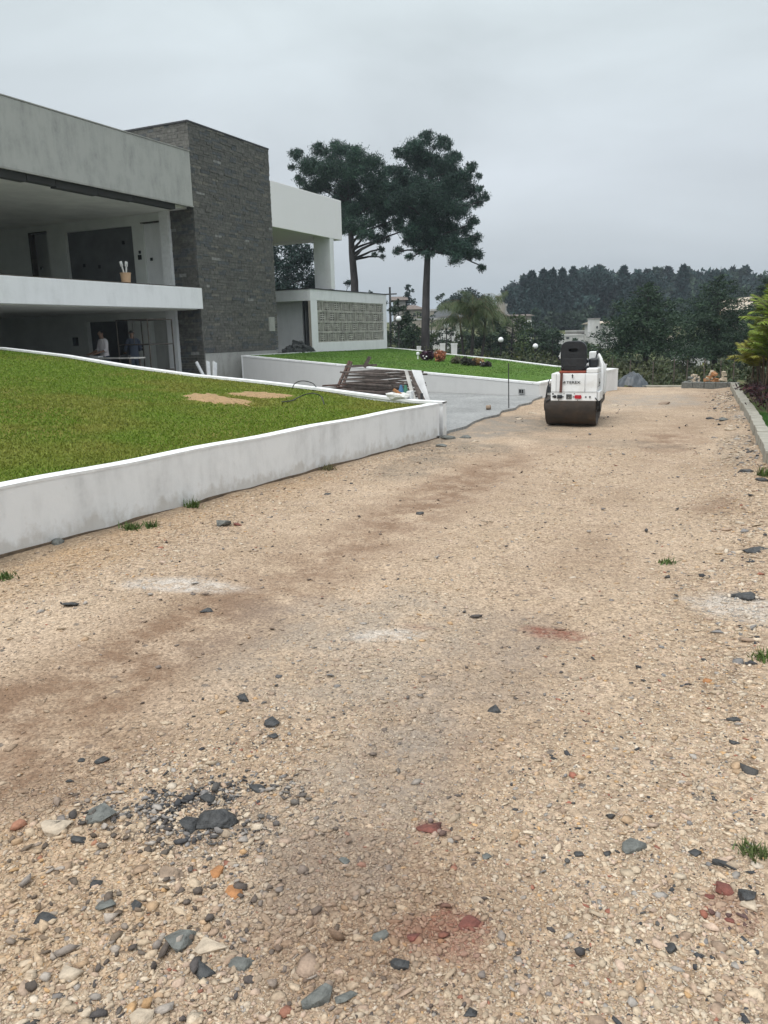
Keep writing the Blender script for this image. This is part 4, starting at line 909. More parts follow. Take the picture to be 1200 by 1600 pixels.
# dark stones left beside the tower foot
t = empty('stone_heap', (HX+.15, 28.0, 1.0), label='heap of leftover dark cladding stones between the tower and the porch', cat='stone heap'); b = MB()
for i in range(90):
    r_ = random.random()**.5; a = random.uniform(0, 6.28); hx, hy = r_*math.cos(a)*.35, r_*math.sin(a)*.95
    b.obox((hx-.1, hy, .08+(1-r_)*random.uniform(.1, .62)), (.14, .3, .09), Matrix.Rotation(random.uniform(0, 3), 3, 'Z')@Matrix.Rotation(random.uniform(-.5, .5), 3, 'X'), (.05, .055, .055))
b.build('stones', M['stone'], t, cols=True)
# white offcuts leaning on the tower base
for i, (px, dx, tilt, lb) in enumerate(((317, .4, .35, 'thin white offcut board leaning left of the pair at the tower foot'), (326, .3, -.3, 'white offcut board in the middle of three at the tower foot'), (335, .35, -.45, 'widest white offcut board leaning at the right of the tower foot'))):
    q = atx(px, 578, HX+1.0+.0*i); t = MB(); t.obox((0, 0, .45), (.05, .10+.04*i, .95), Matrix.Rotation(tilt, 3, 'X')@Matrix.Rotation(-.25, 3, 'Y'))
    o = t.build('offcut_board', M['plank_white'], bevel=.004); o.location = (q[0], q[1], q[2]-.62); tag(o, lb, 'board', 'white offcut boards at the tower foot')
# bucket with brushes on the parapet
q = atx(197, 439, HX-.08); t = empty('bucket', (HX-.08, q[1], 3.37), label='small tan bucket holding two brushes on the balcony parapet', cat='bucket')
b = MB(); b.lathe((0, 0, 0), [(.0, .0), (.13, 0), (.155, .26), (.165, .26), (.165, .28), (.145, .28), (.125, .02)], n=20); b.build('body', M['bucket'], t)
for dx, dy, a in ((.0, -.07, -.3), (.0, .04, .12)):
    b = MB(); R_ = Matrix.Rotation(-a, 3, 'X'); b.obox(Vector((0, dy, .3))+R_@Vector((0, 0, .05)), (.03, .04, .34), R_); b.obox(Vector((0, dy, .3))+R_@Vector((0, 0, .24)), (.03, .09, .14), R_); b.build('brush', M['bag_white'], t)

# scaffold and trestle table inside the garage
def G19(px, py, y=19.0): return aty(px, py, y)
t = empty('indoor_scaffold', (-17.9, 19, .28), label='thin steel scaffold tower standing inside the dark garage', cat='scaffold')
lo = t.location
def tb(pts, r, name='pole', mt='steel_dark'):
    b = MB(); b.tube([Vector(V(p))-lo for p in pts], r); return b.build(name, M[mt], t)
for dy in (0.0, 1.1):
    for px0, px1, ptop in ((182, 187, 500), (228, 237.5, 498)):
        a = G19(px0, ptop, 19); c = G19(px1, 566, 19); c[2] = .28; a[0] = c[0] = (a[0]+c[0])/2; a[1] = c[1] = 19+dy; tb([c, a], .022)
xL, xR = G19(184, 530, 19)[0], G19(233, 530, 19)[0]
for z in (.75, 1.55, 2.3):
    tb([(xL, 19, z), (xR, 19, z)], .017, 'rail'); tb([(xL, 20.1, z), (xR, 20.1, z)], .017, 'rail'); tb([(xL, 19, z), (xL, 20.1, z)], .017, 'rail'); tb([(xR, 19, z), (xR, 20.1, z)], .017, 'rail')
xm = xL+(xR-xL)*.52; tb([(xm, 19, 1.55), (xm, 19, 2.3)], .014, 'rail')
t = empty('trestle_table', (-19.0, 18.6, .28), label='long rough plank table across the garage in front of the workers', cat='table')
b = MB(); b.box(-1.6, 1.9, -.25, .25, .86, .90); b.build('tabletop', M['plank_grey'], t)
for dx in (-1.4, 0.1, 1.7):
    for dy in (-.2, .2):
        b = MB(); b.bar((dx, dy*1.4, 0), (dx, dy, .86), .05, .05); b.build('leg', M['oldwood'], t)
for i, (dx, s_, mt, lb) in enumerate(((-.75, (.30, .2, .06), 'board', 'dark flat tool at the left end of the garage table'), (.15, (.34, .22, .05), 'plank_white', 'pale folded cloth on the garage table'), (1.35, (.3, .15, .07), 'black', 'black tool at the right end of the garage table'))):
    b = MB(); b.box(-s_[0]/2, s_[0]/2, -s_[1]/2, s_[1]/2, 0, s_[2]); o = b.build('tool', M[mt], bevel=.01); o.location = (-19.0+dx, 18.6, 1.182); tag(o, lb, 'tool')

# ------------------------------------------------------------ people
def person(loc, heading, skinm, top, bottom, label, reach=.38):
    root = empty('person', loc, heading, label, 'person', 'workers in the garage')
    J = {}; vs_, es_, rr_ = [], [], []
    def j(n, p, r, par=None):
        J[n] = len(vs_); vs_.append(p); rr_.append(r)
        if par is not None: es_.append((J[par], J[n]))
    j('pelvis', (0, 0, .93), (.15, .11)); j('waist', (0, .01, 1.07), (.135, .10), 'pelvis'); j('chest', (0, .03, 1.28), (.165, .12), 'waist'); j('neckb', (0, .045, 1.43), (.08, .07), 'chest'); j('neck', (0, .06, 1.50), (.052, .055), 'neckb')
    j('jaw', (0, .09, 1.56), (.062, .075), 'neck'); j('head', (0, .085, 1.64), (.078, .095), 'jaw'); j('crown', (0, .07, 1.71), (.055, .065), 'head')
    for s, S in ((-1, 'l'), (1, 'r')):
        j('sh'+S, (s*.17, .03, 1.39), (.062, .062), 'neckb'); j('el'+S, (s*.24, .08, 1.12), (.043, .043), 'sh'+S); j('wr'+S, (s*.17, .30+reach*.2, 1.03), (.028, .03), 'el'+S); j('pa'+S, (s*.155, .38+reach*.2, 1.00), (.035, .018), 'wr'+S)
        for q in range(4):
            ox = (q-1.5)*.02; j('f%d%s' % (q, S), (s*(.155)+ox, .44+reach*.2, .995), (.010, .009), 'pa'+S); j('g%d%s' % (q, S), (s*.155+ox, .475+reach*.2-.006*abs(q-1.5), .975), (.008, .008), 'f%d%s' % (q, S))
        j('t'+S, (s*.155-s*.045, .39+reach*.2, .99), (.011, .010), 'pa'+S); j('u'+S, (s*.155-s*.055, .43+reach*.2, .975), (.009, .008), 't'+S)
        j('hi'+S, (s*.085, 0, .86), (.095, .10), 'pelvis'); j('kn'+S, (s*.10, .02, .49), (.058, .06), 'hi'+S); j('an'+S, (s*.105, -.01, .09), (.038, .042), 'kn'+S); j('to'+S, (s*.12, .16, .035), (.04, .03), 'an'+S)
    me = bpy.data.meshes.new('body'); me.from_pydata(vs_, es_, []); ob = bpy.data.objects.new('body_cage', me); C.objects.link(ob)
    md = ob.modifiers.new('s', 'SKIN'); sv = me.skin_vertices[0].data
    for i, r_ in enumerate(rr_): sv[i].radius = r_
    sv[0].use_root = True
    sb = ob.modifiers.new('d', 'SUBSURF'); sb.levels = 2; sb.render_levels = 2
    dg = bpy.context.evaluated_depsgraph_get(); nm = bpy.data.meshes.new_from_object(ob.evaluated_get(dg)); bpy.data.objects.remove(ob)
    bodyo = link_mesh('body', nm, M[skinm], root)
    for p_ in nm.polygons: p_.use_smooth = True
    co = np.array([v.co[:] for v in nm.vertices]); no = np.array([v.normal[:] for v in nm.vertices])
    def shell(name, sel, off, mt):
        idx = np.where(sel)[0]; mp_ = -np.ones(len(co), int); mp_[idx] = np.arange(len(idx)); F_ = [tuple(mp_[v] for v in p_.vertices) for p_ in nm.polygons if all(sel[v] for v in p_.vertices)]
        b = MB(); b.add(co[idx]+no[idx]*off, F_, smooth=True); return b.build(name, M[mt], root)
    el = co[:, 2]; shell('shirt', (el > .90) & (el < 1.47) & (co[:, 1] < .17), .016, top); shell('trousers', (el < .97) & (el > .07), .014, bottom)
    shell('shoes', el < .09, .012, 'black'); shell('hair', (el > 1.63) & (co[:, 1] < .135) | (el > 1.70), .012, 'hair')
    b = MB(); b.obox((0, .175, 1.625), (.022, .03, .045), Matrix.Rotation(.2, 3, 'X')); b.build('nose', M[skinm], root, bevel=.006)
    b = MB()
    for s in (-1, 1): b = MB(); b.obox((s*.03, .165, 1.65), (.022, .014, .010), Matrix.Identity(3)); b.build('eye', M['hair'], root)
    b = MB(); b.obox((0, .163, 1.582), (.042, .012, .008), Matrix.Identity(3)); b.build('mouth', M['hair'], root)
    for s in (-1, 1): b = MB(); b.obox((s*.083, .08, 1.635), (.016, .035, .055), Matrix.Identity(3)); b.build('ear', M[skinm], root, bevel=.006)
    return root
q = G19(161, 540, 19.0); person((q[0]-.0, 19.05, .28), math.radians(165), 'skin', 'shirt_white', 'cloth_dark', 'person in a white shirt working behind the table in the garage')
q = G19(178, 540, 19.0); person((q[0]+.1, 19.75, .28), math.radians(60), 'skin', 'cloth_dark', 'cloth_dark', 'person in dark clothes standing behind the scaffold in the garage')

# ------------------------------------------------------------ scaffold frames stacked on the driveway
def frame_mesh(w_, l_, r_=.022):
    b = MB(); b.tube([(0, -w_/2, 0), (l_, -w_/2, 0)], r_, 6); b.tube([(0, w_/2, 0), (l_, w_/2, 0)], r_, 6)
    for u in (.08, .5, .92): b.tube([(l_*u, -w_/2, 0), (l_*u, w_/2, 0)], r_*.85, 6)
    b.tube([(l_*.25, -w_/2, 0), (l_*.25, w_/2, 0)], r_*.6, 6); return b
pile0 = np.array([-8.5, 15.6, .05])
fm = frame_mesh(1.0, 2.0).build('scaffold_frame', M['oldwood']); frames = []
ha = math.atan2(*( (atz(640, 583, .9)-atz(547, 580, .9))[[1, 0]] ))
p0 = atz(547, 580, .9); p0[2] = 0; p1 = atz(640, 583, .9); LEN = float(np.linalg.norm((p1-p0)[:2]))-.3; 
ORD = ['lowest', 'second lowest', 'third lowest', 'fourth', 'fifth', 'sixth', 'seventh', 'eighth', 'ninth', 'second from the top', 'topmost']
for i in range(11):
    o = fm if i == 0 else fm.copy()
    if i: C.objects.link(o)
    o.location = (p0[0]+random.uniform(-.06, .06), p0[1]+.45+random.uniform(-.05, .05), .10+i*.078); o.scale = (LEN/2.0, 1, 1)
    o.rotation_euler = (random.uniform(-.015, .015), random.uniform(-.012, .012), ha+random.uniform(-.03, .03))
    tag(o, '%s rusty ladder frame of the tall stack on the driveway' % ORD[i], 'scaffold frame', 'scaffold frames stacked on the driveway')
# low splayed frames in front
lowf = [((512, 609), (600, 602), .30), ((520, 612), (612, 606), .38), ((530, 608), (628, 604), .45), ((515, 604), (618, 598), .5), ((540, 604), (640, 602), .42)]
for i, (a, c, z) in enumerate(lowf):
    A_ = atz(a[0], a[1], z); C_ = atz(c[0], c[1], z); l_ = float(np.linalg.norm(C_-A_)); o = fm.copy(); o.data = fm.data; C.objects.link(o); o.location = V(A_); o.scale = (l_/2, .8, 1)
    d = C_-A_; o.rotation_euler = (0, 0, math.atan2(d[1], d[0])); tag(o, ['frame lying nearest the lawn wall in the low stack', 'second frame of the low splayed stack behind the lawn wall', 'middle frame of the low splayed stack on the driveway', 'highest frame of the low splayed stack on the driveway', 'rearmost frame of the low splayed stack beside the tall one'][i], 'scaffold frame', 'scaffold frames stacked on the driveway'); o.material_slots[0].link = 'OBJECT'; o.material_slots[0].material = M['rust' if i % 2 else 'oldwood']
b = MB(); q0 = atz(530, 606, .3); q1 = atz(625, 600, .3)
for i in range(5):
    u = (i+.3)/5; p_ = q0*(1-u)+q1*u; b.box(p_[0]-.1, p_[0]+.1, p_[1]-.4, p_[1]+.5, .046, .29)
b.build('packing_block', M['oldwood']); tag(bpy.data.objects['packing_block'], 'dark timber packing under the low stack of frames', 'timber')
# leaning pieces
def lean(a, c, za, zc, wd, th, mt, name, label, cat, group=None, roll=0.0):
    A_ = atz(a[0], a[1], za); C_ = atz(c[0], c[1], zc); b = MB(); mid = Vector(V(A_)); b.bar((0, 0, 0), V(C_-A_), wd, th, roll=roll); o = b.build(name, M[mt], bevel=.004); o.location = mid; return tag(o, label, cat, group)
E1 = p1.copy()
def board3(P4, th, mt, name, label, cat):
    P4 = [np.array(p) for p in P4]; nrm = Vector(np.cross(P4[1]-P4[0], P4[3]-P4[0])).normalized()*th; vs4 = [Vector(V(p-P4[0])) for p in P4]
    b = MB(); b.add(vs4+[v+nrm for v in vs4], [(0, 1, 2, 3), (7, 6, 5, 4), (0, 4, 5, 1), (1, 5, 6, 2), (2, 6, 7, 3), (3, 7, 4, 0)]); o = b.build(name, M[mt]); o.location = V(P4[0]); return tag(o, label, cat)
def ext(top, low):      # continue a line down to the paving
    u = (top[2]-.05)/(top[2]-low[2]); return top+(low-top)*u
def slat(ta, tb_, la, lb_, yt, yl): a, b_, c, d = aty(*ta, yt), aty(*tb_, yt), aty(*la, yl), aty(*lb_, yl); return [ext(a, c), ext(b_, d), b_, a]
board3(slat((633, 580), (638, 581), (645, 625), (651, 626), 14.75, 14.5), .05, 'plank_grey', 'plank', 'grey narrow plank leaning against the right end of the tall frame stack', 'plank')
board3(slat((640, 582), (643, 582), (655, 626), (666, 627), 14.9, 14.6), .04, 'oldwood', 'plank', 'dark plank leaning between the grey plank and the broad white board', 'plank')
board3(slat((643, 579), (658, 580), (660, 622), (672, 628), 15.05, 14.8), .03, 'plank_white', 'board', 'broad white board leaning against the right end of the frame stack', 'board')
for i, (a, c, lb) in enumerate((((529, 602), (546, 565), 'left rusty frame leg leaning on the grey wall behind the stack'), ((536, 602), (549, 566), 'right rusty frame leg leaning on the grey wall behind the stack'))):
    A_ = atz(a[0], a[1], .3); q = aty(c[0], c[1], A_[1]+.9); b = MB(); b.bar((0, 0, 0), V(q-A_), .06, .07); o = b.build('steel_post', M['rust']); o.location = V(A_); tag(o, lb, 'post', 'rusty posts leaning behind the frame stack')
q = atz(569, 574, .95); b = MB(); b.bar((0, 0, 0), (.13, .05, .24), .06, .08); b.bar((-.5, 0, .02), (.3, .05, .05), .05, .05); o = b.build('bent_post', M['oldwood']); o.location = V(q); tag(o, 'dark bent post sticking up from the top of the frame stack', 'post')
# junk at the lawn corner
q = on_lawn(622, 629); t = empty('cement_bag', q, label='crumpled white bag with orange marks on the lawn corner', cat='bag'); b = MB()
v_ = I2[0]*np.array([.24, .12, .085]); v_ = v_*(1+RNG.uniform(-.18, .18, (len(v_), 1))); b.add(v_+[0, 0, .1], [tuple(f) for f in I2[1]]); b.build('bag', M['bag_white'], t)
b = MB(); b.obox((.03, -.03, .17), (.22, .05, .04), Matrix.Rotation(.5, 3, 'Y')); b.build('fold', M['orange_stone'], t)
for px, py, mt, lb in ((627, 616, 'bag_blue', 'blue plastic scrap on the white bag at the lawn corner'), (634, 621, 'bag_green', 'dark green plastic bottle beside the blue scrap')):
    q = on_lawn(px, 629); b = MB(); b.lathe((0, 0, 0), [(0, 0), (.045, 0), (.05, .1), (.03, .15), (.02, .2), (0, .2)], n=12); o = b.build('plastic_bottle', M[mt]); o.location = (q[0], q[1], q[2]+.1+.0); tag(o, lb, 'bottle')
q = on_lawn(638, 629); b = MB(); b.box(-.08, .08, -.06, .06, -.02, .2); o = b.build('concrete_block', M['plank_white'], bevel=.01); o.location = V(q); tag(o, 'small pale concrete block on the lawn corner beside the white bag', 'block')
q = on_lawn(659, 629); b = MB(); b.tube([(0, 0, -.05), (0, 0, .16)], .025, 10); o = b.build('pipe_stub', M['pole_dark']); o.location = V(q); tag(o, 'short dark pipe stub at the corner of the near lawn', 'pipe')
# hoses
def hose(pts, label, r=.009):
    P = []
    for px, py, dz in pts:
        q = on_lawn(px, py+dz*60); q[2] += 0; w_ = aty(px, py, q[1]); P.append(w_)
    o_ = P[0].copy(); out_ = []
    for i in range(len(P)-1):
        a = P[max(i-1, 0)]; b_ = P[i]; c_ = P[i+1]; d_ = P[min(i+2, len(P)-1)]
        for u in np.linspace(0, 1, 8, endpoint=False): out_.append(.5*((2*b_)+(-a+c_)*u+(2*a-5*b_+4*c_-d_)*u*u+(-a+3*b_-3*c_+d_)*u**3))
    out_.append(P[-1]); b = MB(); b.tube([x_-o_ for x_ in out_], r, 6); ob = b.build('hose', M['hose']); ob.location = V(o_); return tag(ob, label, 'hose')
hose([(457, 607, 0), (460, 600, .13), (469, 595.5, .25), (480, 596, .25), (490, 600, .16), (496, 608, 0)], 'black hose arching over the driveway wall coping')
hose([(440, 628, 0), (456, 626, 0), (468, 620, .05), (480, 615.5, .16), (492, 615, .22), (502, 620, .16), (506.5, 632, 0)], 'black hose looping up from the lawn beside the sand patch')
hose([(598, 640.5, 0), (612, 642.5, 0), (626, 644, 0), (632, 641, 0), (630, 638, 0), (620, 636, 0)], 'thin dark hose end lying over the front wall near its corner', .008)
# stake
q = atz(795, 641, .0); b = MB(); b.tube([(0, 0, 0), (-.02, 0, 1.02)], .011, 8); o = b.build('stake', M['pole_dark']); o.location = V(q); tag(o, 'thin dark steel stake standing at the driveway edge', 'stake')
q = atz(763, 643.5); b = MB(); b.tube([(-.05, 0, .09), (.05, .02, .1)], .05, 10); o = b.build('brick_piece', M['rock_tan'], bevel=.01); o.location = V(q); tag(o, 'brown lump lying alone on the grey paved driveway', 'brick piece')
for i, (px, py, wp, mt) in enumerate(((700, 686, 26, 'rock_grey'), (728, 684, 22, 'rock_grey'), (741, 690, 14, 'rock_pale'), (832, 647, 16, 'rock_pale'), (812, 655, 12, 'rock_pale'), (690, 697, 20, 'rock_grey'), (960, 633, 12, 'rock_pale'), (1040, 632, 22, 'rock_tan'), (1110, 655, 14, 'rock_dark'), (1128, 660, 18, 'rock_grey'), (1140, 675, 16, 'rock_pale'), (1165, 742, 24, 'rock_dark'), (1190, 757, 20, 'rock_dark'), (512, 771, 12, 'rock_dark'), (815, 772, 12, 'rock_tan'))):
    rock(px, py, wp, mt, ['broken concrete piece by the wall corner', 'broken concrete piece right of the wall corner', 'pale chip beyond the wall corner', 'pale chip left of the roller drum', 'pale chip in front of the driveway stake', 'flat concrete scrap touching the wall corner', 'pale chip right behind the roller', 'brown clod in the far middle of the track', 'dark stone near the far right kerb', 'grey stone near the far right kerb', 'pale stone against the far right kerb', 'dark clod near the middle of the right kerb', 'dark clod under the near end of the right kerb', 'small dark stone near the front wall middle', 'brown chip in the upper middle of the track'][i], flat=.4)

# ------------------------------------------------------------ road roller (local: x right, y forward, z up; rear face at y = 0)
rl = empty('road_roller', (-3.055, 14.03, .0), .085, 'white tandem road roller with black seat seen from behind on the gravel track', 'road roller')
def part(b, name, mt, parent=rl, bevel=0.0): return b.build(name, M[mt], parent, bevel)
def drum(y, x0=0.0, yc=.37):
    b = MB(); b.lathe((x0, y, yc), [(.0, -.40), (.10, -.40), (.105, -.43), (.14, -.43), (.15, -.38), (.30, -.38), (.335, -.44), (.365, -.445), (.372, -.43), (.372, .43), (.365, .445), (.335, .44), (.30, .38), (.15, .38), (.14, .43), (.105, .43), (.10, .40), (0, .40)], 'X', 48); return b
part(drum(.37), 'rear_drum', 'steel_dark'); part(drum(1.55, -.08), 'front_drum', 'steel_dark')
b = MB(); b.prism_x([(.0, .46), (.62, .46), (.62, .94), (.03, .94)], -.345, .455); body = part(b, 'rear_body', 'machine_white', bevel=.012)
b = MB(); b.box(.26, .455, .04, .62, .942, 1.03); part(b, 'side_console', 'machine_white', bevel=.02)
b = MB(); b.box(-.43, -.348, .05, .6, .46, .60); b.box(.458, .50, .06, .62, .46, .62); part(b, 'step_plate', 'machine_white', bevel=.008)
for s in (-1, 1):
    b = MB(); b.prism_x([(.12, .30), (.62, .30), (.64, .47), (.06, .47), (.06, .42)], s*.455-.012, s*.455+.012); b.lathe((s*.47, .37, .37), [(0, -.03), (.13, -.03), (.13, .03), (0, .03)], 'X', 20); part(b, 'drum_yoke', 'rubber')
    b = MB(); b.prism_x([(1.2, .30), (1.85, .34), (1.85, .8), (1.15, .8)], s*.43-.03, s*.43); part(b, 'drum_yoke', 'rubber')
b = MB(); b.box(-.44, .44, .012, .05, .43, .47); part(b, 'scraper_bar', 'rubber')
# front section: engine hood with rounded shoulder
b = MB(); prof = [(-.30, .50), (.50, .50), (.50, .86), (.485, 1.0), (.43, 1.10), (.34, 1.15), (-.30, 1.15)]
for (ya, yb, kx_, kz) in ((.95, 1.3, .9, 1.0), (1.3, 1.85, .86, .95)):
    v0 = [(p[0], ya, p[1]) for p in prof]; v1 = [(p[0]*kx_, yb, .5+(p[1]-.5)*kz) for p in prof]; n = len(prof); b.add(v0+v1, [tuple(range(n))[::-1], tuple(range(n, 2*n))]+[(i, (i+1) % n, n+(i+1) % n, n+i) for i in range(n)])
hood = part(b, 'engine_hood', 'machine_white', bevel=.015)
b = MB()
for i in range(7): b.box(.45, .458, 1.0+i*.04, 1.02+i*.04, .66, .92)
part(b, 'vent', 'ink', hood)
# curved white cowl running from console to hood
b = MB(); pts = [(.47, .55, .60), (.475, .60, .90), (.465, .66, 1.06), (.43, .74, 1.17), (.38, .82, 1.24)]
b.tube(pts, [.035, .035, .034, .032, .03], 10); b.tube([(.47, .95, .55), (.49, .96, .9), (.47, .97, 1.02), (.42, .98, 1.10)], .035, 10); part(b, 'cowl', 'machine_white')
b = MB(); b.box(-.34, .455, .62, 1.0, .46, .56); part(b, 'floor_plate', 'rubber')
b = MB(); b.box(.265, .425, .30, .60, 1.032, 1.19); part(b, 'control_box', 'seat_black', bevel=.03)
b = MB(); b.box(.235, .37, .60, .85, 1.10, 1.30); part(b, 'tank', 'machine_white', bevel=.015)
b = MB(); b.tube([(.36, .55, 1.15), (.37, .6, 1.24), (.38, .62, 1.27)], .014, 8); b.lathe((.38, .62, 1.26), [(0, 0), (.022, 0), (.026, .03), (.016, .055), (0, .06)], n=12); part(b, 'lever', 'seat_black')
b = MB(); b.tube([(-.02, 1.0, .95), (-.02, .86, 1.17)], .022, 8); b.lathe((-.02, .84, 1.19), [(.15, -.012), (.165, 0), (.15, .012), (.135, 0), (.15, -.012)], n=28); part(b, 'steering_wheel', 'seat_black')
# seat
seat = empty('seat'); seat.parent = rl; bpy.data.objects.remove(seat)
b = MB(); b.box(-.205, .255, .12, .58, .985, 1.06); seat = part(b, 'seat', 'seat_black', bevel=.03)
# backrest as a rounded panel, flaring a little towards the top, with the hand slot
b = MB(); out_ = []
n = 36; cx_ = .025
def contour(t):   # superellipse outline
    a = 2*math.pi*t; ca, sa = math.cos(a), math.sin(a); x_ = math.copysign(abs(ca)**.45, ca)*.228; z_ = math.copysign(abs(sa)**(.5), sa)*.258
    if sa > 0: x_ *= 1-.12*abs(sa)**3
    return cx_+x_, 1.245+z_
ring0 = [contour(i/n) for i in range(n)]
slot = [(cx_+.085*math.copysign(abs(math.cos(2*math.pi*i/n))**.6, math.cos(2*math.pi*i/n)), 1.345+.03*math.sin(2*math.pi*i/n)) for i in range(n)]
lay = [(ring0, .11), ([(cx_+(x-cx_)*.96, 1.235+(z-1.235)*.97) for x, z in ring0], .085), (slot, .085), (slot, .20), ([(cx_+(x-cx_)*.96, 1.235+(z-1.235)*.97) for x, z in ring0], .20), (ring0, .175)]
vs_ = []; fs_ = []
for rg, y_ in lay: vs_ += [(x, y_+(z-1.0)*(-.10), z) for x, z in rg]
for k in range(6):
    for i in range(n): fs_.append((k*n+i, k*n+(i+1) % n, ((k+1) % 6)*n+(i+1) % n, ((k+1) % 6)*n+i))
b.add(vs_, fs_, smooth=True); bk = part(b, 'backrest', 'seat_black', seat)
b = MB(); b.obox((cx_, .163, 1.345), (.24, .012, .10), Matrix.Rotation(.10, 3, 'X')); b.obox((cx_, .075, 1.13), (.36, .012, .14), Matrix.Rotation(.10, 3, 'X')); part(b, 'slot_plate_and_pocket', 'rubber', seat, bevel=.02)  # dark plate behind the hand slot darkens the recess; lower pad is the pocket
b = MB(); b.tube([(-.17, .11, 1.36), (-.20, .13, 1.28), (-.205, .14, 1.2)], .022, 8); b.tube([(-.225, .2, 1.23), (-.235, .3, 1.22)], .03, 8); part(b, 'armrest', 'machine_white', seat)
b = MB(); b.tube([(.235, .2, 1.14), (.25, .4, 1.15)], .035, 8); b.tube([(-.23, .15, 1.20), (-.24, .42, 1.22)], .035, 8); part(b, 'arm_pad', 'seat_black', seat)
b = MB(); b.box(-.215, .25, .06, .5, .945, .985); part(b, 'seat_cushion', 'red_cushion', seat, bevel=.012)
b = MB(); b.obox((-.165, -.006, .78), (.045, .01, .34), Matrix.Rotation(.03, 3, 'Y')); b.box(-.195, -.15, -.01, .07, .944, .952); part(b, 'strap', 'strap')
# rear face details
b = MB(); b.obox((-.185, -.012, .535), (.085, .03, .065), Matrix.Identity(3)); b.obox((-.185, -.03, .535), (.06, .01, .04), Matrix.Identity(3)); part(b, 'tail_lamp', 'seat_black', body, .006)
pf = MB(); pf.box(-.07, .025, -.014, -.002, .498, .578); pl_ = part(pf, 'plate', 'seat_black', body)
b = MB(); b.box(-.06, .015, -.02, -.0145, .507, .569); part(b, 'plate_face', 'plate', body)
b = MB(); b.box(-.05, -.038, -.023, -.0205, .515, .562); b.box(-.008, .004, -.023, -.0205, .515, .562); b.obox((-.022, -.0218, .54), (.04, .0024, .010), Matrix.Rotation(.7, 3, 'Y')); b.box(-.05, .004, -.023, -.0205, .562, .567); part(b, 'plate_marks', 'seat_black', body)
b = MB(); poly6 = [(.07, .535), (.085, .565), (.185, .565), (.20, .535), (.185, .503), (.085, .503)]
vs6 = [(x, -.018, z) for x, z in poly6]+[(x, -.002, z) for x, z in poly6]; b.add(vs6, [tuple(range(6)), tuple(range(6, 12))[::-1]]+[(i, 6+i, 6+(i+1) % 6, (i+1) % 6) for i in range(6)]); part(b, 'reflector', 'reflector', body)
b = MB()
for x_, z_, r_ in ((-.305, .535, .012), (-.305, .585, .014), (-.125, .535, .012), (.055, .535, .010), (.27, .533, .014), (-.11, .59, .007), (.07, .59, .007), (.13, .475, .008), (-.20, .475, .007)): b.lathe((x_, -.004, z_), [(0, -.006), (r_, -.006), (r_, .004)], 'Y', 12)
part(b, 'bolt', 'rubber', body)
b = MB(); b.box(.02, .035, -.012, .0, .86, .93); b.obox((.03, -.01, .905), (.03, .01, .02), Matrix.Rotation(.5, 3, 'Y')); part(b, 'latch', 'ink', body)
b = MB(); b.obox((-.385, .03, .66), (.045, .05, .10), Matrix.Rotation(.08, 3, 'Y')); b.tube([(-.385, .04, .70), (-.40, .06, .78), (-.385, .10, .83)], .010, 6); b.tube([(-.41, .03, .62), (-.425, .03, .55), (-.42, .03, .46)], .010, 6); part(b, 'hose_end', 'seat_black')
b = MB(); b.lathe((-.40, .05, .68), [(.014, -.07), (.034, -.06), (.024, .0), (.008, .06)], n=12); part(b, 'warning_lamp', 'rubber')
b = MB(); b.box(-.34, .45, -.003, .002, .618, .622); b.box(.245, .249, -.003, .002, .622, .935); b.box(-.255, -.251, -.003, .002, .622, .935); b.box(.456, .459, .05, .6, .70, .705); part(b, 'panel_seam', 'ink', body)
b = MB(); b.tube([(-.33, .02, .50), (-.40, -.01, .47), (-.44, .02, .40), (-.43, .1, .36)], .012, 6); b.tube([(.43, .0, .52), (.48, -.01, .46), (.475, .05, .38)], .011, 6); part(b, 'hydraulic_hose', 'rubber')
b = MB(); b.lathe((-.27, -.006, .535), [(0, -.012), (.02, -.012), (.022, 0), (.03, .004)], 'Y', 14); b.lathe((.34, -.006, .535), [(0, -.012), (.014, -.012), (.016, .004)], 'Y', 14); part(b, 'socket', 'rubber', body)
for s_ in ():
    b = MB(); b.tube([(s_+.02, .04, 1.0), (s_+.035, .02, .9), (s_+.02, .0, .8)], .006, 6)
# lettering
tx = bpy.data.curves.new('logo', 'FONT'); tx.body = 'TEREX'; tx.size = .072; tx.extrude = .002; tx.offset = .0016; tx.space_character = 1.08; tx.align_x = 'LEFT'
to = bpy.data.objects.new('tmp_text', tx); C.objects.link(to); dg = bpy.context.evaluated_depsgraph_get(); tm = bpy.data.meshes.new_from_object(to.evaluated_get(dg)); bpy.data.objects.remove(to)
xs_ = [v.co.x for v in tm.vertices]; w0 = max(xs_)-min(xs_); kx2 = .245/w0
lo = bpy.data.objects.new('logo', tm); tm.materials.clear(); tm.materials.append(M['ink']); C.objects.link(lo); lo.parent = body
lo.rotation_euler = (math.pi/2, 0, 0); lo.scale = (kx2, .82, 1); lo.location = (-.075, .003, .768)
b = MB()
for i, zz_ in enumerate((.772, .785, .798)): b.box(-.14+.010*i, -.090, -.004, .003, zz_, zz_+.009)
part(b, 'logo_mark', 'ink', body)
b = MB(); b.box(.457, .461, .30, .33, .70, .84); b.box(.457, .461, .36, .50, .74, .77); part(b, 'side_decal', 'ink', body)

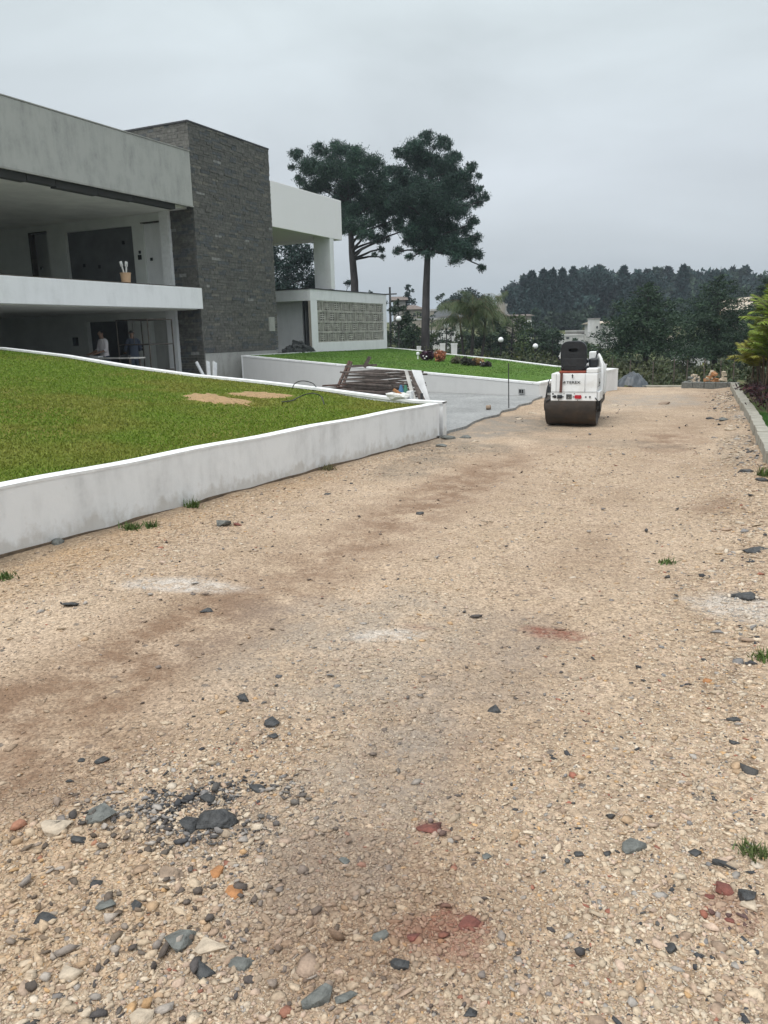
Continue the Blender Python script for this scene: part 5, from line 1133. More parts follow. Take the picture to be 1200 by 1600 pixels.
# ------------------------------------------------------------ foliage
def cards(cen, size, n_, asp=1.6, up=0.0, droop=0.0):
    """n_ small leaf quads at points cen, of given half length"""
    a = RNG.normal(size=(n_, 3)); a[:, 2] = a[:, 2]*(.6+up)+up; a[:, 2] -= droop; a /= np.linalg.norm(a, axis=1)[:, None]
    r_ = RNG.normal(size=(n_, 3)); b_ = np.cross(a, r_); b_ /= np.linalg.norm(b_, axis=1)[:, None]+1e-9
    s = (size*RNG.uniform(.6, 1.35, n_))[:, None] if np.ndim(size) else size*RNG.uniform(.6, 1.35, (n_, 1))
    a = a*s; b_ = b_*s/asp
    v = np.stack([cen-a*.1, cen+a*.45+b_*.5, cen+a, cen+a*.45-b_*.5], 1).reshape(-1, 3); return v, np.arange(4*n_).reshape(-1, 4)
def clump_crown(cl, n_per, leaf, cols, shell=.45, jitter=.12, **kw):
    """cl: list of (x,y,z,rx,rz); leaves on the outer part of each clump. returns mesh data"""
    P = []; Cc = []
    for (x, y, z, rx_, rz_) in cl:
        n_ = max(8, int(n_per*(rx_*rz_)**.5*rx_)); d = RNG.normal(size=(n_, 3)); d /= np.linalg.norm(d, axis=1)[:, None]
        rr_ = RNG.random(n_)**shell; q = d*rr_[:, None]*np.array([rx_, rx_, rz_]); q *= 1+jitter*RNG.normal(size=(n_, 1))
        P.append(q+np.array([x, y, z])); k = RNG.uniform(.75, 1.3); base = cols[0]+(cols[1]-cols[0])*RNG.random((n_, 1))
        Cc.append(base*k*RNG.uniform(.7, 1.35, (n_, 1)))
    P = np.vstack(P); Cc = np.vstack(Cc); v, f = cards(P, leaf, len(P), **kw); return v, f, np.repeat(Cc, 4, 0)
GD = (np.array([.018, .038, .024]), np.array([.038, .066, .034])); GM = (np.array([.035, .062, .022]), np.array([.075, .11, .035])); GP = (np.array([.014, .032, .029]), np.array([.026, .054, .044]))
GB = (np.array([.045, .065, .03]), np.array([.10, .115, .05])); GY = (np.array([.14, .16, .03]), np.array([.28, .27, .05]))
def limb(b, p, q, r0, r1, sag=.0, n=5):
    p = np.array(p, float); q = np.array(q, float); pts = []
    for i in range(n+1):
        u = i/n; m_ = p*(1-u)+q*u; m_ = m_+np.array([RNG.normal(0, .03), RNG.normal(0, .03), sag*math.sin(math.pi*u)])*np.linalg.norm(q-p)*(0 < i < n); pts.append(m_)
    b.tube(pts, [r0+(r1-r0)*i/n for i in range(n+1)], 7)
def tree(name, base, label, cat, clumps, trunk_pts, trunk_r, cols, leaf, n_per, group=None, barkm='bark', limbs=True, matn='leaf', **kw):
    base = np.array(V(base)); t = empty(name, base, label=label, cat=cat, group=group)
    b = MB(); tp = [np.array(V(p))-base for p in trunk_pts]; b.tube(tp, trunk_r, 12)
    if limbs:
        for c in clumps[::max(1, len(clumps)//26)]:
            c = np.array(c[:3])-base; tz = np.clip(c[2]-abs(np.hypot(*(c[:2]-tp[-1][:2])))*.35, tp[0][2]*.5+tp[-1][2]*.5, tp[-1][2])
            k = np.interp(tz, [p[2] for p in tp], range(len(tp))); i = min(int(k), len(tp)-2); a = tp[i]*(1-(k-i))+tp[i+1]*(k-i); r_ = np.interp(k, range(len(tp)), trunk_r)
            limb(b, a, c, r_*.42, .02+r_*.08, .05)
    b.build('trunk', M[barkm], t)
    v, f, c = clump_crown(clumps, n_per, leaf, cols, **kw); np_mesh('crown', v-base, f, M[matn], t, cols=c); return t
# two big pines
def pine_from(pads, dep, tx, ty_base, ty_top, name_label, rw, dens, leafs, bend=0):
    cl = []; ctr = atd(tx, (ty_base+ty_top)/2, dep)
    ppm = F/dep
    for px, py, rp in pads:
        off = abs(px-tx)/ppm; halfw = max(rw*.95, off); dmax = math.sqrt(max(halfw**2-off**2, .5))
        for k in range(2 if rp > 16 else 1):
            w_ = RNG.uniform(-1, 1)*dmax*.75; c = atd(px+RNG.uniform(-3, 3)*k, py+RNG.uniform(-3, 3)*k, dep+w_); r_ = rp/ppm*(1+w_/dep); cl.append((c[0], c[1], c[2], r_*1.0, r_*.72))
        # break the pad into smaller spiky lumps
        for k in range(7):
            a = RNG.uniform(0, 2*math.pi); w_ = RNG.uniform(-1, 1)*dmax*.6; c = atd(px+math.cos(a)*rp*.8, py+math.sin(a)*rp*.62, dep+w_); r_ = rp/ppm*RNG.uniform(.22, .38); cl.append((c[0], c[1], c[2], r_, r_*.8))
    return cl
padsR = [(668,216,14),(690,226,16),(648,232,17),(626,240,13),(708,248,14),(737,262,10),(658,256,26),(690,262,26),(718,283,22),(738,300,16),(757,308,9),(700,298,28),(662,300,28),(632,284,22),(614,318,12),(680,326,28),(716,330,20),(738,345,10),(640,328,22),(625,268,14),(655,352,16),(700,358,18),(726,360,13),(640,378,11),(622,392,9),(692,384,15),(720,388,18),(742,398,12),(752,420,7),(712,405,13),(640,402,7),(655,392,8),(668,345,16),(748,276,6),(745,318,10),(735,378,11),(668,372,20),(642,362,17),(700,382,20),(620,350,12),(628,310,18),(612,292,14),(668,398,10),(650,378,14),(725,392,16),(676,355,22),(745,372,9),(610,268,9)]
padsL = [(464,243,12),(498,236,15),(528,234,17),(556,243,18),(584,256,17),(603,270,13),(484,264,20),(456,262,6),(516,264,25),(550,270,25),(584,288,22),(606,298,13),(500,290,18),(540,300,24),(574,318,24),(604,328,17),(622,345,10),(546,330,18),(570,348,16),(600,354,13),(556,362,8),(615,312,10),(592,378,5),(585,398,4),(598,402,4),(470,282,10),(535,318,14),(630,330,10),(590,340,16),(545,352,18),(570,366,15),(520,338,16),(600,372,10),(612,325,16),(620,300,12),(530,360,12),(590,312,20),(480,300,14),(625,358,9),(585,372,9),(594,390,6)]
dR = 48.0; base = atd(664, 559, dR); base[2] = .1; top = atd(672, 225, dR+.3)
cl = pine_from(padsR, dR, 669, 555, 210, '', 4.0, 1, 1)
tpts = [base, atd(665, 500, dR), atd(666, 450, dR), atd(668, 400, dR), atd(670, 340, dR), atd(671, 280, dR), top]
tree('pine_tree', base, 'tallest pine with a layered dark crown and bare straight trunk, right of the other', 'tree', cl, tpts, [.28, .25, .22, .18, .14, .09, .03], (GP[0]*.85, GP[1]*np.array([1.35, 1.4, 1.15])), .16, 3500, 'two tall pines behind the house', matn='needle', asp=4.2, up=.45, shell=.6, jitter=.24)
dL = 52.0; base = atd(556, 560, dL); base[2] = 0.0; top = atd(541, 250, dL)
cl = pine_from(padsL, dL, 545, 555, 230, '', 4.6, 1, 1)
tpts = [base, atd(555, 500, dL), atd(554, 440, dL), atd(550, 395, dL), atd(548, 360, dL), atd(545, 310, dL), top]
tree('pine_tree', base, 'broad flat topped pine rising behind the white wing, left of the tallest pine', 'tree', cl, tpts, [.30, .27, .25, .22, .17, .10, .03], (GP[0]*.9, GP[1]*np.array([1.6, 1.6, 1.2])), .165, 3400, 'two tall pines behind the house', matn='needle', asp=4.2, up=.45, shell=.6, jitter=.24)
# generic rounded / conical trees -------------------------------------------------
def round_tree(px, pybase, pytop, wpx, dep, label, cols=GD, name='broadleaf_tree', K=26, n_per=150, leaf=None, group='trees and shrubs beyond the garden', conic=False, gap=1.0, trunkfrac=.25, airy=.26, matn='leaf'):
    ppm = F/dep; base = atd(px, pybase, dep); h = (pybase-pytop)/ppm; w_ = wpx/ppm/2; base[2] = min(base[2], float(terrain(base[0], base[1]))+.2) if pybase > 0 else base[2]
    ztop = float(atd(px, pytop, dep)[2]); h = ztop-base[2]; zb = base[2]+h*trunkfrac; cl = []
    for i in range(K):
        u = RNG.random(); 
        if conic: prof = (1-u)**.75*.95+.06
        else: prof = math.sqrt(max(1-(2*u-1)**2, .02))*(1.0)
        a = RNG.uniform(0, 2*math.pi); r_ = w_*prof*RNG.uniform(.35, .85)*gap; cr = w_*RNG.uniform(airy*.7, airy*1.25)*(prof*.6+.4)*(1.25 if not conic else 1.0)
        cl.append((base[0]+r_*math.cos(a), base[1]+r_*math.sin(a), zb+(ztop-zb-cr*.6)*u, cr, cr*(.75 if not conic else .5)))
    leaf = leaf or max(.12, dep*.0028)
    return tree(name, base, label, 'tree' if h > 2.2 else 'shrub', cl, [base-np.array([0, 0, .2]), base+np.array([RNG.normal(0, .05), 0, h*.45]), base+np.array([0, 0, h*.85])], [max(.05, h*.022), h*.016, .02], cols, leaf, 6.5*n_per/ (dep/45)**1.3, group, limbs=True, matn=matn)
BT = [ # px, base, top, width, depth, label, kwargs
 (455,560,372,120,60,'dark leafy tree under the white wing beside the stone tower',dict(cols=GP,K=46)),
 (500,560,432,70,62,'dark tree seen right of the white wing pillar foot',dict(cols=GP,K=30)),
 (478,560,395,70,66,'taller dark tree behind the porch roof',dict(cols=GP,K=30)),
 (545,560,436,60,60,'dark tree at the trunk of the flat topped pine',dict(cols=GP,K=26)),
 (585,560,455,50,62,'low dark tree above the right end of the porch roof',dict(cols=GP,K=22)),
 (624,560,468,52,50,'dense dark tree touching the right end of the porch',dict(cols=GD,K=34,trunkfrac=.1)),
 (645,566,500,44,48,'dark shrub behind the leftmost globe lamp',dict(cols=GD,K=22,trunkfrac=.05)),
 (640,520,444,46,115,'pointed airy conifer on the skyline left of the tallest pine',dict(cols=GP,conic=True,K=30,airy=.3,trunkfrac=.15)),
 (652,505,478,20,95,'small round tree in front of the cream house',dict(cols=GM,K=12)),
 (690,520,456,24,120,'small tree on the skyline just right of the tallest pine trunk',dict(cols=GD,K=14,gap=.9)),
 (730,530,450,80,110,'wide dark rounded tree behind the drooping palm',dict(cols=GP,K=44)),
 (700,530,462,50,105,'dark rounded tree left of the wide one on the skyline',dict(cols=GP,K=26)),
 (764,530,458,22,112,'narrow dark tree at the right end of the rounded skyline group',dict(cols=GP,K=14,conic=True)),
 (705,556,505,30,62,'green shrub behind the second globe lamp',dict(cols=GD,K=16,trunkfrac=.05)),
 (765,572,490,64,58,'dark green tree behind the palm on its right side',dict(cols=GD,K=34,trunkfrac=.08)),
 (800,575,487,70,60,'green tree between the palm and the cream skyline house',dict(cols=GM,K=34,trunkfrac=.06)),
 (835,575,500,60,56,'dark green tree behind the fourth globe lamp',dict(cols=GD,K=30,trunkfrac=.06)),
 (862,580,512,56,52,'green tree left of the roller seat',dict(cols=GD,K=28,trunkfrac=.06)),
 (818,560,520,40,50,'low bush between the two right globe lamps',dict(cols=GM,K=18,trunkfrac=.02)),
 (898,590,528,48,62,'dark bush behind the roller seat',dict(cols=GD,K=24,trunkfrac=.04)),
 (925,595,535,50,50,'green bush right of the roller seat',dict(cols=GM,K=24,trunkfrac=.04)),
 (950,600,552,46,40,'olive bush behind the black tarp heap',dict(cols=GM,K=22,trunkfrac=.04)),
 (985,603,560,50,44,'pale olive bush left of the conifer trunk',dict(cols=GB,K=20,trunkfrac=.04)),
 (1035,604,565,48,36,'pale olive bush right of the conifer trunk',dict(cols=GB,K=20,trunkfrac=.04)),
 (1065,603,555,50,46,'green bush beyond the wire fence in the middle',dict(cols=GM,K=20,trunkfrac=.04)),
 (1095,604,568,30,33,'small yellow green round bush beside the rubble heap',dict(cols=(GY[0]*.6,GY[1]*.6),K=14,trunkfrac=.02)),
 (1128,604,560,44,36,'green bush between the dark trunk and the palms',dict(cols=GM,K=20,trunkfrac=.04)),
 (760,575,557,40,40,'light green low shrub right of the palm foot',dict(cols=(GY[0]*.55,GY[1]*.45),K=14,trunkfrac=.02)),
 (805,570,556,18,42,'yellow green small shrub between the right globe lamps',dict(cols=(GY[0]*.8,GY[1]*.7),K=10,trunkfrac=.02)),
 (845,565,545,24,44,'small leafy bush beside the rightmost globe lamp',dict(cols=GM,K=12,trunkfrac=.02)),
 (944,598,572,26,34,'bright green bush just right of the roller',dict(cols=(GY[0]*.45,GY[1]*.5),K=12,trunkfrac=.02)),
]
BT += [(636,566,512,50,58,'dark green shrub mass behind the leftmost lamp post',dict(cols=GD,K=26,trunkfrac=.04)),(712,568,520,44,52,'dark green shrub mass behind the white planters',dict(cols=GM,K=22,trunkfrac=.04)),(675,560,488,26,70,'small dark tree between the pine trunk and the dark roofed house',dict(cols=GD,K=16,trunkfrac=.1)),(610,566,515,40,47,'dark hedge shrub right beside the porch end wall',dict(cols=GD,K=20,trunkfrac=.04)),(662,566,508,48,56,'low green hedge behind the tallest pine foot, left',dict(cols=GM,K=20,trunkfrac=.04)),(688,566,512,44,60,'low green hedge behind the tallest pine foot, right',dict(cols=GD,K=18,trunkfrac=.04)),
 (728,572,512,50,62,'dark shrub mass just behind the palm trunk',dict(cols=GD,K=24,trunkfrac=.04)),(782,576,520,50,66,'dark shrub mass behind the third globe lamp',dict(cols=GD,K=24,trunkfrac=.04)),(880,585,538,50,70,'dark shrub mass left behind the roller',dict(cols=GD,K=22,trunkfrac=.04)),(850,560,508,60,80,'wide dark shrub mass below the hill wood',dict(cols=GD,K=30,trunkfrac=.04)),(970,590,540,60,72,'dark green shrub mass below the white building',dict(cols=GM,K=24,trunkfrac=.04)),(910,560,532,50,84,'low dark shrub row in front of the long wall building',dict(cols=GD,K=20,trunkfrac=.04))]
for px, pb, pt, wp, dp_, lb, kw in BT: round_tree(px, pb, pt, wp, dp_, lb, **kw)
# two broad conifers beyond the end of the track
def conifer(px, pyb, pyt, wpx, dep, label, name='conifer_tree', first=.32, cols=GD, n_per=190):
    ppm = F/dep; base = atd(px, pyb, dep); base[2] = min(base[2], float(terrain(base[0], base[1]))+.1); ztop = float(atd(px, pyt, dep)[2]); h = ztop-base[2]; w_ = wpx/ppm/2; cl = []
    for lv in range(15):
        u = lv/14; z = base[2]+h*(first+(1-first)*u); R_ = w_*(1-u)**.45*RNG.uniform(.6, 1.05)+.2; nb_ = max(4, int(8*(1-u)+3))
        for i in range(nb_):
            a = 2*math.pi*(i+RNG.random()*.6)/nb_; 
            for q in (.35, .65, .95):
                rr_ = R_*q*RNG.uniform(.7, 1.2); cr = R_*RNG.uniform(.10, .2)+.16; cl.append((base[0]+rr_*math.cos(a), base[1]+rr_*math.sin(a), z-rr_*.10+RNG.normal(0, .08), cr, cr*.5))
    t = tree(name, base, label, 'tree', cl, [base-np.array([0, 0, .2]), base+np.array([.03, 0, h*.35]), base+np.array([0, 0, h*.98])], [.17, .14, .03], cols, .14, n_per*6, 'broad conifers beyond the end of the track', limbs=True, matn='needle', asp=2.6); return t
conifer(1006, 604, 446, 170, 42, 'broad conifer with spreading boughs and a clear trunk behind the tarp heap', n_per=80, first=.40)
conifer(1113, 604, 436, 150, 46, 'tall dark conifer behind the rubble heap, right of the broad one', first=.34, n_per=100)
conifer(1185, 604, 440, 90, 52, 'dark conifer behind the palms at the right edge', first=.2)
# forest on the hill --------------------------------------------------------------
def proto_conifer(K=1500, h=1.0, wd=.26):
    u = RNG.random(K)**.8; R_ = wd*(1-u)**.8+.015; a = RNG.uniform(0, 2*np.pi, K); rr_ = R_*np.sqrt(RNG.random(K)); lump = 1+.3*np.sin(a*3+u*17)
    P = np.stack([rr_*lump*np.cos(a), rr_*lump*np.sin(a), .12+.88*u], -1); return P
def proto_round(K=1500):
    P = []; 
    for i in range(16):
        c = RNG.normal(0, .12, 3)*np.array([1, 1, .9])+[0, 0, .62]; c[2] = np.clip(c[2], .35, .85); n_ = K//16; d = RNG.normal(size=(n_, 3)); d /= np.linalg.norm(d, axis=1)[:, None]; P.append(c+d*RNG.uniform(.1, .17)*(RNG.random((n_, 1))**.4))
    return np.vstack(P)
SKY_R = ([700, 740, 762, 775, 790, 805, 820, 835, 850, 880, 905, 945, 965, 985, 1000, 1060, 1120, 1200, 1300, 1500], [500, 486, 474, 466, 458, 446, 432, 427, 424, 424, 417, 416, 424, 419, 424, 420, 421, 423, 420, 420])
VV, FF, CC = [], [], []; nv = 0
def add_tree(px, pytop, dep, hpx, conif):
    global nv
    top = atd(px, pytop, dep); h = hpx*dep/F; P = (proto_conifer(1100) if conif else proto_round(1100)); wdt = h*(1.0 if conif else 1.0)
    base = np.array([top[0], top[1], top[2]-h]); P = P*np.array([wdt, wdt, h])+base
    v, f = cards(P, dep*.0058, len(P), asp=1.7, up=.3); k = RNG.uniform(.6, 1.5); c = (GP[0]+(GP[1]-GP[0])*RNG.random((len(P), 1)))*k*(np.array([.9, .95, 1.05]) if RNG.random() < .6 else np.array([1.3, 1.1, .8]))*RNG.uniform(.7, 1.3, (len(P), 1))
    VV.append(v); FF.append(f+nv); CC.append(np.repeat(c, 4, 0)); nv += len(v)
for row, (dep, dy, hp, n_) in enumerate(((200, 0, 64, 60), (188, 12, 66, 50), (172, 26, 70, 46), (152, 44, 66, 40), (134, 60, 50, 34))):
    for i in range(n_):
        px = 800+(1330-800)*(i+RNG.random())/n_ if row < 3 else 800+500*(i+RNG.random())/n_
        tp = np.interp(px, *SKY_R)+dy+RNG.uniform(-2, 5); add_tree(px, tp, dep+RNG.uniform(-6, 6), hp*RNG.uniform(.85, 1.1), RNG.random() < .45)
o = np_mesh('woodland', np.vstack(VV), np.vstack(FF), M['needle'], cols=np.vstack(CC)); tag(o, 'dense dark woodland covering the hill on the right', 'woodland', kind='stuff')
# separate trees that stand out at the wood's left end and on its skyline
def single(px, pt, hp, dep, conif, label):
    top = atd(px, pt, dep); h = hp*dep/F; base = np.array([top[0], top[1], top[2]-h]); P = (proto_conifer(2200, wd=.2) if conif else proto_round(2200))*h
    t = empty('conifer_tree' if conif else 'broadleaf_tree', base, label=label, cat='tree', group='trees standing out of the hill wood')
    v, f = cards(P, dep*.0046, len(P), asp=2.0, up=.3); c = (GP[0]+(GP[1]-GP[0])*RNG.random((len(P), 1)))*RNG.uniform(.8, 1.2, (len(P), 1))*np.array([.85, .95, 1.1]); np_mesh('crown', v, f, M['needle'], t, cols=np.repeat(c, 4, 0))
    b = MB(); b.tube([(0, 0, -.5), (0, 0, h*.5), (0, 0, h*.95)], [h*.02, h*.014, .03], 6); b.build('trunk', M['bark'], t)
for a in ((832, 427, 78, 140, True, 'leftmost tall conifer at the front edge of the hill wood'), (849, 424, 80, 142, True, 'second conifer from the left at the edge of the hill wood'), (864, 423, 80, 144, True, 'third conifer from the left at the edge of the hill wood'), (879, 422, 82, 146, True, 'fourth conifer from the left at the edge of the hill wood'), (818, 438, 66, 150, True, 'shorter conifer left of the tall row on the hill edge'), (896, 420, 84, 148, True, 'fifth conifer from the left at the edge of the hill wood'),
          (804, 448, 52, 155, False, 'round dark tree at the lower left end of the hill wood'), (975, 418, 74, 150, True, 'pointed conifer on the skyline above the white building'), (1012, 417, 74, 152, False, 'rounded treetop on the skyline right of the pointed conifer'), (1068, 417, 76, 154, True, 'skyline conifer above the gap between the two broad conifers'), (1127, 412, 80, 160, False, 'thin topped tree rising highest on the right skyline'), (925, 416, 80, 150, False, 'broad domed treetop highest on the left part of the hill wood'), (945, 417, 78, 152, False, 'domed treetop next to the broadest one on the hill'), (912, 419, 78, 150, False, 'left shoulder of the domed treetops on the hill')): single(*a)
# brush in the hollow: uncountable undergrowth
n = 26000; th = np.radians(RNG.uniform(-2, 24, n)); d = RNG.uniform(27, 75, n)**1.0; x = -d*np.sin(th)*1.0; y = d*np.cos(th); k = (y > 25.2) & ((x > -3.6) | (y > 27-.9*(x+4)))
x, y, d = x[k], y[k], d[k]; nz_ = vnoise(x, y, .35, 61); z = terrain(x, y)+RNG.random(len(x))**1.5*(.25+1.1*nz_)
cA = np.array([.022, .040, .015]); cB = np.array([.062, .066, .030]); c = (cA+(cB-cA)*vnoise(x, y, .22, 62)[:, None])*RNG.uniform(.6, 1.4, (len(x), 1))
v, f = cards(np.stack([x, y, z], -1), .10+.0025*d, len(x), asp=2.5, up=.6); o = np_mesh('undergrowth', v, f, M['leaf'], cols=np.repeat(c, 4, 0)); tag(o, 'tangled green and brown undergrowth beyond the end of the track', 'undergrowth', kind='stuff')
n = 22000; th = np.radians(RNG.uniform(14, 46, n)); d = RNG.uniform(40, 110, n); x = -d*np.sin(th); y = d*np.cos(th); k = (y > 27-.9*(x+4)+8) | (d > 55)
x, y, d = x[k], y[k], d[k]; z = terrain(x, y)+RNG.random(len(x))*1.6*vnoise(x, y, .2, 66); c = (np.array([.04, .065, .025])+np.array([.05, .03, .015])*vnoise(x, y, .15, 63)[:, None])*RNG.uniform(.6, 1.4, (len(x), 1))
v, f = cards(np.stack([x, y, z], -1), .003*d, len(x), asp=1.8, up=.5); o = np_mesh('undergrowth', v, f, M['leaf'], cols=np.repeat(c, 4, 0)); tag(o, 'green ground cover below the garden beyond the lamps', 'undergrowth', kind='stuff')

# drooping garden palm -----------------------------------------------------------
def frond(b_, base, az, el, L_, droop, nl, ll, cols, lw=.02, hang=.5):
    """one pinnate leaf: midrib curve with hanging leaflets; appends arrays"""
    d0 = np.array([math.cos(az)*math.cos(el), math.sin(az)*math.cos(el), math.sin(el)]); side = np.array([-math.sin(az), math.cos(az), 0]); p = base.copy(); pts = [p.copy()]; d = d0.copy(); st = L_/12
    for i in range(12):
        p = p+d*st; d = d+np.array([0, 0, -droop/12]); d /= np.linalg.norm(d); pts.append(p.copy())
    pts = np.array(pts); vs, cs = [], []
    for i in range(nl):
        u = .12+.88*i/nl; k = u*12; j = min(int(k), 11); q = pts[j]*(1-(k-j))+pts[j+1]*(k-j); dd = pts[j+1]-pts[j]; dd = dd/np.linalg.norm(dd)
        for s in (-1, 1):
            l = ll*(math.sin(math.pi*min(u*.9+.08, 1))**.6)*RNG.uniform(.8, 1.15); e_ = side*s*.8+dd*.6+np.array([0, 0, -hang+RNG.normal(0, .12)]); e_ /= np.linalg.norm(e_); tip = q+e_*l+np.array([0, 0, -hang*l*.4]); m_ = q+e_*l*.45
            wv = dd*lw; vs += [q, m_+wv, tip, m_-wv]; c = cols[0]+(cols[1]-cols[0])*RNG.random(); cs += [c*RNG.uniform(.75, 1.2)]*4
    b_[0].append(np.array(vs)); b_[1].append(np.array(cs)); return pts
def palm(name, base, stems, label, cols, group=None, nf=9, L_=1.6, ll=.4, droop=1.4, nl=26, lw=.02, hang=.5, elr=(.3, 1.3), trunkm='bark', cat='palm'):
    base = np.array(V(base)); t = empty(name, base, label=label, cat=cat, group=group); tb_ = MB(); rb = MB(); acc = ([], [])
    for (dx, dy, h, r_, lean_) in stems:
        a = np.array([dx, dy, -.15]); c = np.array([dx+lean_[0], dy+lean_[1], h]); tb_.tube([a, (a+c)/2+np.array([.02, 0, 0]), c], [r_, r_*.85, r_*.7], 8)
        for i in range(nf):
            az = 2*math.pi*(i+RNG.random()*.7)/nf; pts = frond(acc, c, az, RNG.uniform(*elr), L_*RNG.uniform(.75, 1.15), droop*RNG.uniform(.7, 1.2), nl, ll, cols, lw, hang); rb.tube(pts[::2], [max(.004, .014*(1-i_/7)) for i_ in range(len(pts[::2]))], 5)
    tb_.build('trunk', M[trunkm], t); v = np.vstack(acc[0]); o = np_mesh('fronds', v, np.arange(len(v)).reshape(-1, 4), M['leaf'], t, cols=np.vstack(acc[1])); rb.build('frond_ribs', M['cane'], t); return t
M['cane'] = mat('cane', (.11, .10, .055), 0.8, var=.3, scale=5, col2=(.16, .12, .07))
M['cane_brown'] = mat('cane_brown', (.11, .075, .05), 0.85, var=.4, scale=8, stretch=(1, 1, 3))
pb = atd(737, 572, 31.0); pb[2] = lawn2_z(pb[0], pb[1])
palm('palm_tree', pb, [(0, 0, 1.55, .07, (.05, 0)), (-.45, .3, 1.2, .06, (-.15, 0)), (.35, .2, 1.35, .06, (.12, .1))], 'drooping grey green palm clump standing on the far lawn', (np.array([.04, .065, .028]), np.array([.095, .12, .055])), nf=12, L_=1.6, ll=.5, droop=2.7, nl=36, lw=.011, hang=.9, elr=(.6, 1.4))
# bushes on the far lawn
def bush(px, py, wpx, hpx, label, cols, dot=None, cat='shrub', name='shrub', dens=9000):
    """base pixel on the far lawn"""
    z = .8
    for _ in range(15):
        p = atz(px, py, z); z = .5*z+.5*lawn2_z(p[0], p[1])
    d = np.linalg.norm(p-CP); ppm = F/d; r_ = wpx/ppm/2; h = hpx/ppm; t = empty(name, (p[0], p[1], z), label=label, cat=cat)
    cl = [(RNG.normal(0, r_*.35), RNG.normal(0, r_*.35), h*RNG.uniform(.3, .62), r_*.5, h*.34) for _ in range(9)]+[(0, 0, h*.45, r_*.8, h*.42)]
    v, f, c = clump_crown(cl, dens, .06, cols, shell=.35); np_mesh('foliage', v, f, M['leaf'], t, cols=c)
    b = MB(); 
    for _ in range(5): b.tube([(0, 0, -.03), (RNG.normal(0, r_*.2), RNG.normal(0, r_*.2), h*.5)], .012, 5)
    b.build('stems', M['bark'], t)
    for q in (dot or []):
        b = MB(); b.lathe((q[0]*r_, -r_*.8, q[1]*h), [(0, -.03), (.025, -.02), (.035, 0), (.025, .02), (0, .03)], n=10); b.build('flower', M['globe'], t)
    return t
bush(668, 563, 26, 17, 'dark purple bush with white flowers on the far lawn', (np.array([.035, .018, .03]), np.array([.075, .035, .055])), [(-.2, .4), (.2, .35), (0, .2)])
bush(688, 565, 19, 19, 'round rust orange bush beside the purple bush on the far lawn', (np.array([.24, .085, .045]), np.array([.34, .14, .075])))
bush(749, 571, 20, 12, 'tan bush at the foot of the palm on the far lawn', (np.array([.22, .13, .06]), np.array([.32, .22, .11])), [(.5, .4)])
bush(732, 571, 20, 13, 'dark low bush between the palm trunk and the tan bush', (np.array([.03, .03, .03]), np.array([.06, .06, .045])))
bush(760, 573, 16, 8, 'dark low plant right of the tan bush', (np.array([.03, .025, .03]), np.array([.06, .05, .05])))
bush(713, 568, 20, 12, 'grey green dry plant between the orange bush and the palm', (np.array([.08, .085, .05]), np.array([.14, .13, .08])))
z = .85; q = atz(653, 561, z); b = MB(); b.lathe((0, 0, 0), [(0, 0), (.02, 0), (.02, .12), (.05, .14), (.06, .18), (.05, .22), (0, .24)], n=14); o = b.build('garden_light', M['globe']); o.location = (q[0], q[1], z); tag(o, 'small white garden light left of the purple bush', 'garden light')
# globe lamps
def lamp(px, py, dep, pyb, label):
    top = atd(px, py, dep); zb = float(terrain(top[0], top[1])); zb = max(zb, float(atd(px, pyb, dep)[2])-.05); r_ = 4.2*dep/F
    t = empty('globe_lamp', (top[0], top[1], zb), label=label, cat='lamp', group='globe lamps on black posts in the garden'); h = float(top[2])-zb
    b = MB(); b.lathe((0, 0, 0), [(.0, -.8), (.09, -.8), (.09, .04), (.045, .08), (.035, .3), (.028, h-r_-.10), (.06, h-r_-.06), (.075, h-r_+.01), (0, h-r_+.02)], n=14); b.build('post', M['pole_dark'], t)
    b = MB(); b.lathe((0, 0, h), [(r_*math.sin(a)+1e-4, -r_*math.cos(a)) for a in np.linspace(0, math.pi, 15)], n=24); b.build('globe', M['globe'], t)
lamp(623, 498, 44, 548, 'leftmost globe lamp, highest of the four, beside the porch'); lamp(697.5, 509, 43, 552, 'second globe lamp from the left, between tall pine trunk and palm'); lamp(782.5, 531, 36, 566, 'third globe lamp from the left, right of the palm'); lamp(836.5, 541, 36, 570, 'rightmost globe lamp, left of the road roller')
# white planters behind the back kerb
for i, (x0, x1, yt_, yb_, dep, lb) in enumerate(((686, 697, 537, 556, 38, 'white rectangular planter left of the second lamp post'), (703, 716, 537, 556, 38.5, 'white rectangular planter right of the second lamp post'), (650, 659, 541, 548, 39, 'low white planter at the foot of the tallest pine'))):
    a = atd(x0, yb_, dep); c = atd(x1, yt_, dep); w_ = (x1-x0)*dep/F; h = (yb_-yt_)*dep/F; b = MB(); b.lathe((0, 0, 0), [(0, -.5), (w_*.42, -.5), (w_*.5, h), (w_*.55, h), (w_*.55, h-.06), (w_*.5, h-.06), (w_*.46, h-.12), (0, h-.14)], n=4)
    o = b.build('planter', M['pot_white']); o.location = ((a[0]+c[0])/2, (a[1]+c[1])/2, a[2]); o.rotation_euler = (0, 0, math.pi/4+YAW); tag(o, lb, 'planter')
q = atd(942.5, 577, 23.6); b = MB(); b.lathe((0, 0, 0), [(0, 0), (.08, 0), (.11, .14), (.12, .14), (.12, .16), (.09, .16), (.08, .1), (0, .1)], n=4); o = b.build('planter', M['pot_white']); o.location = V(q); tag(o, 'small white planter on the end wall right of the roller', 'planter')

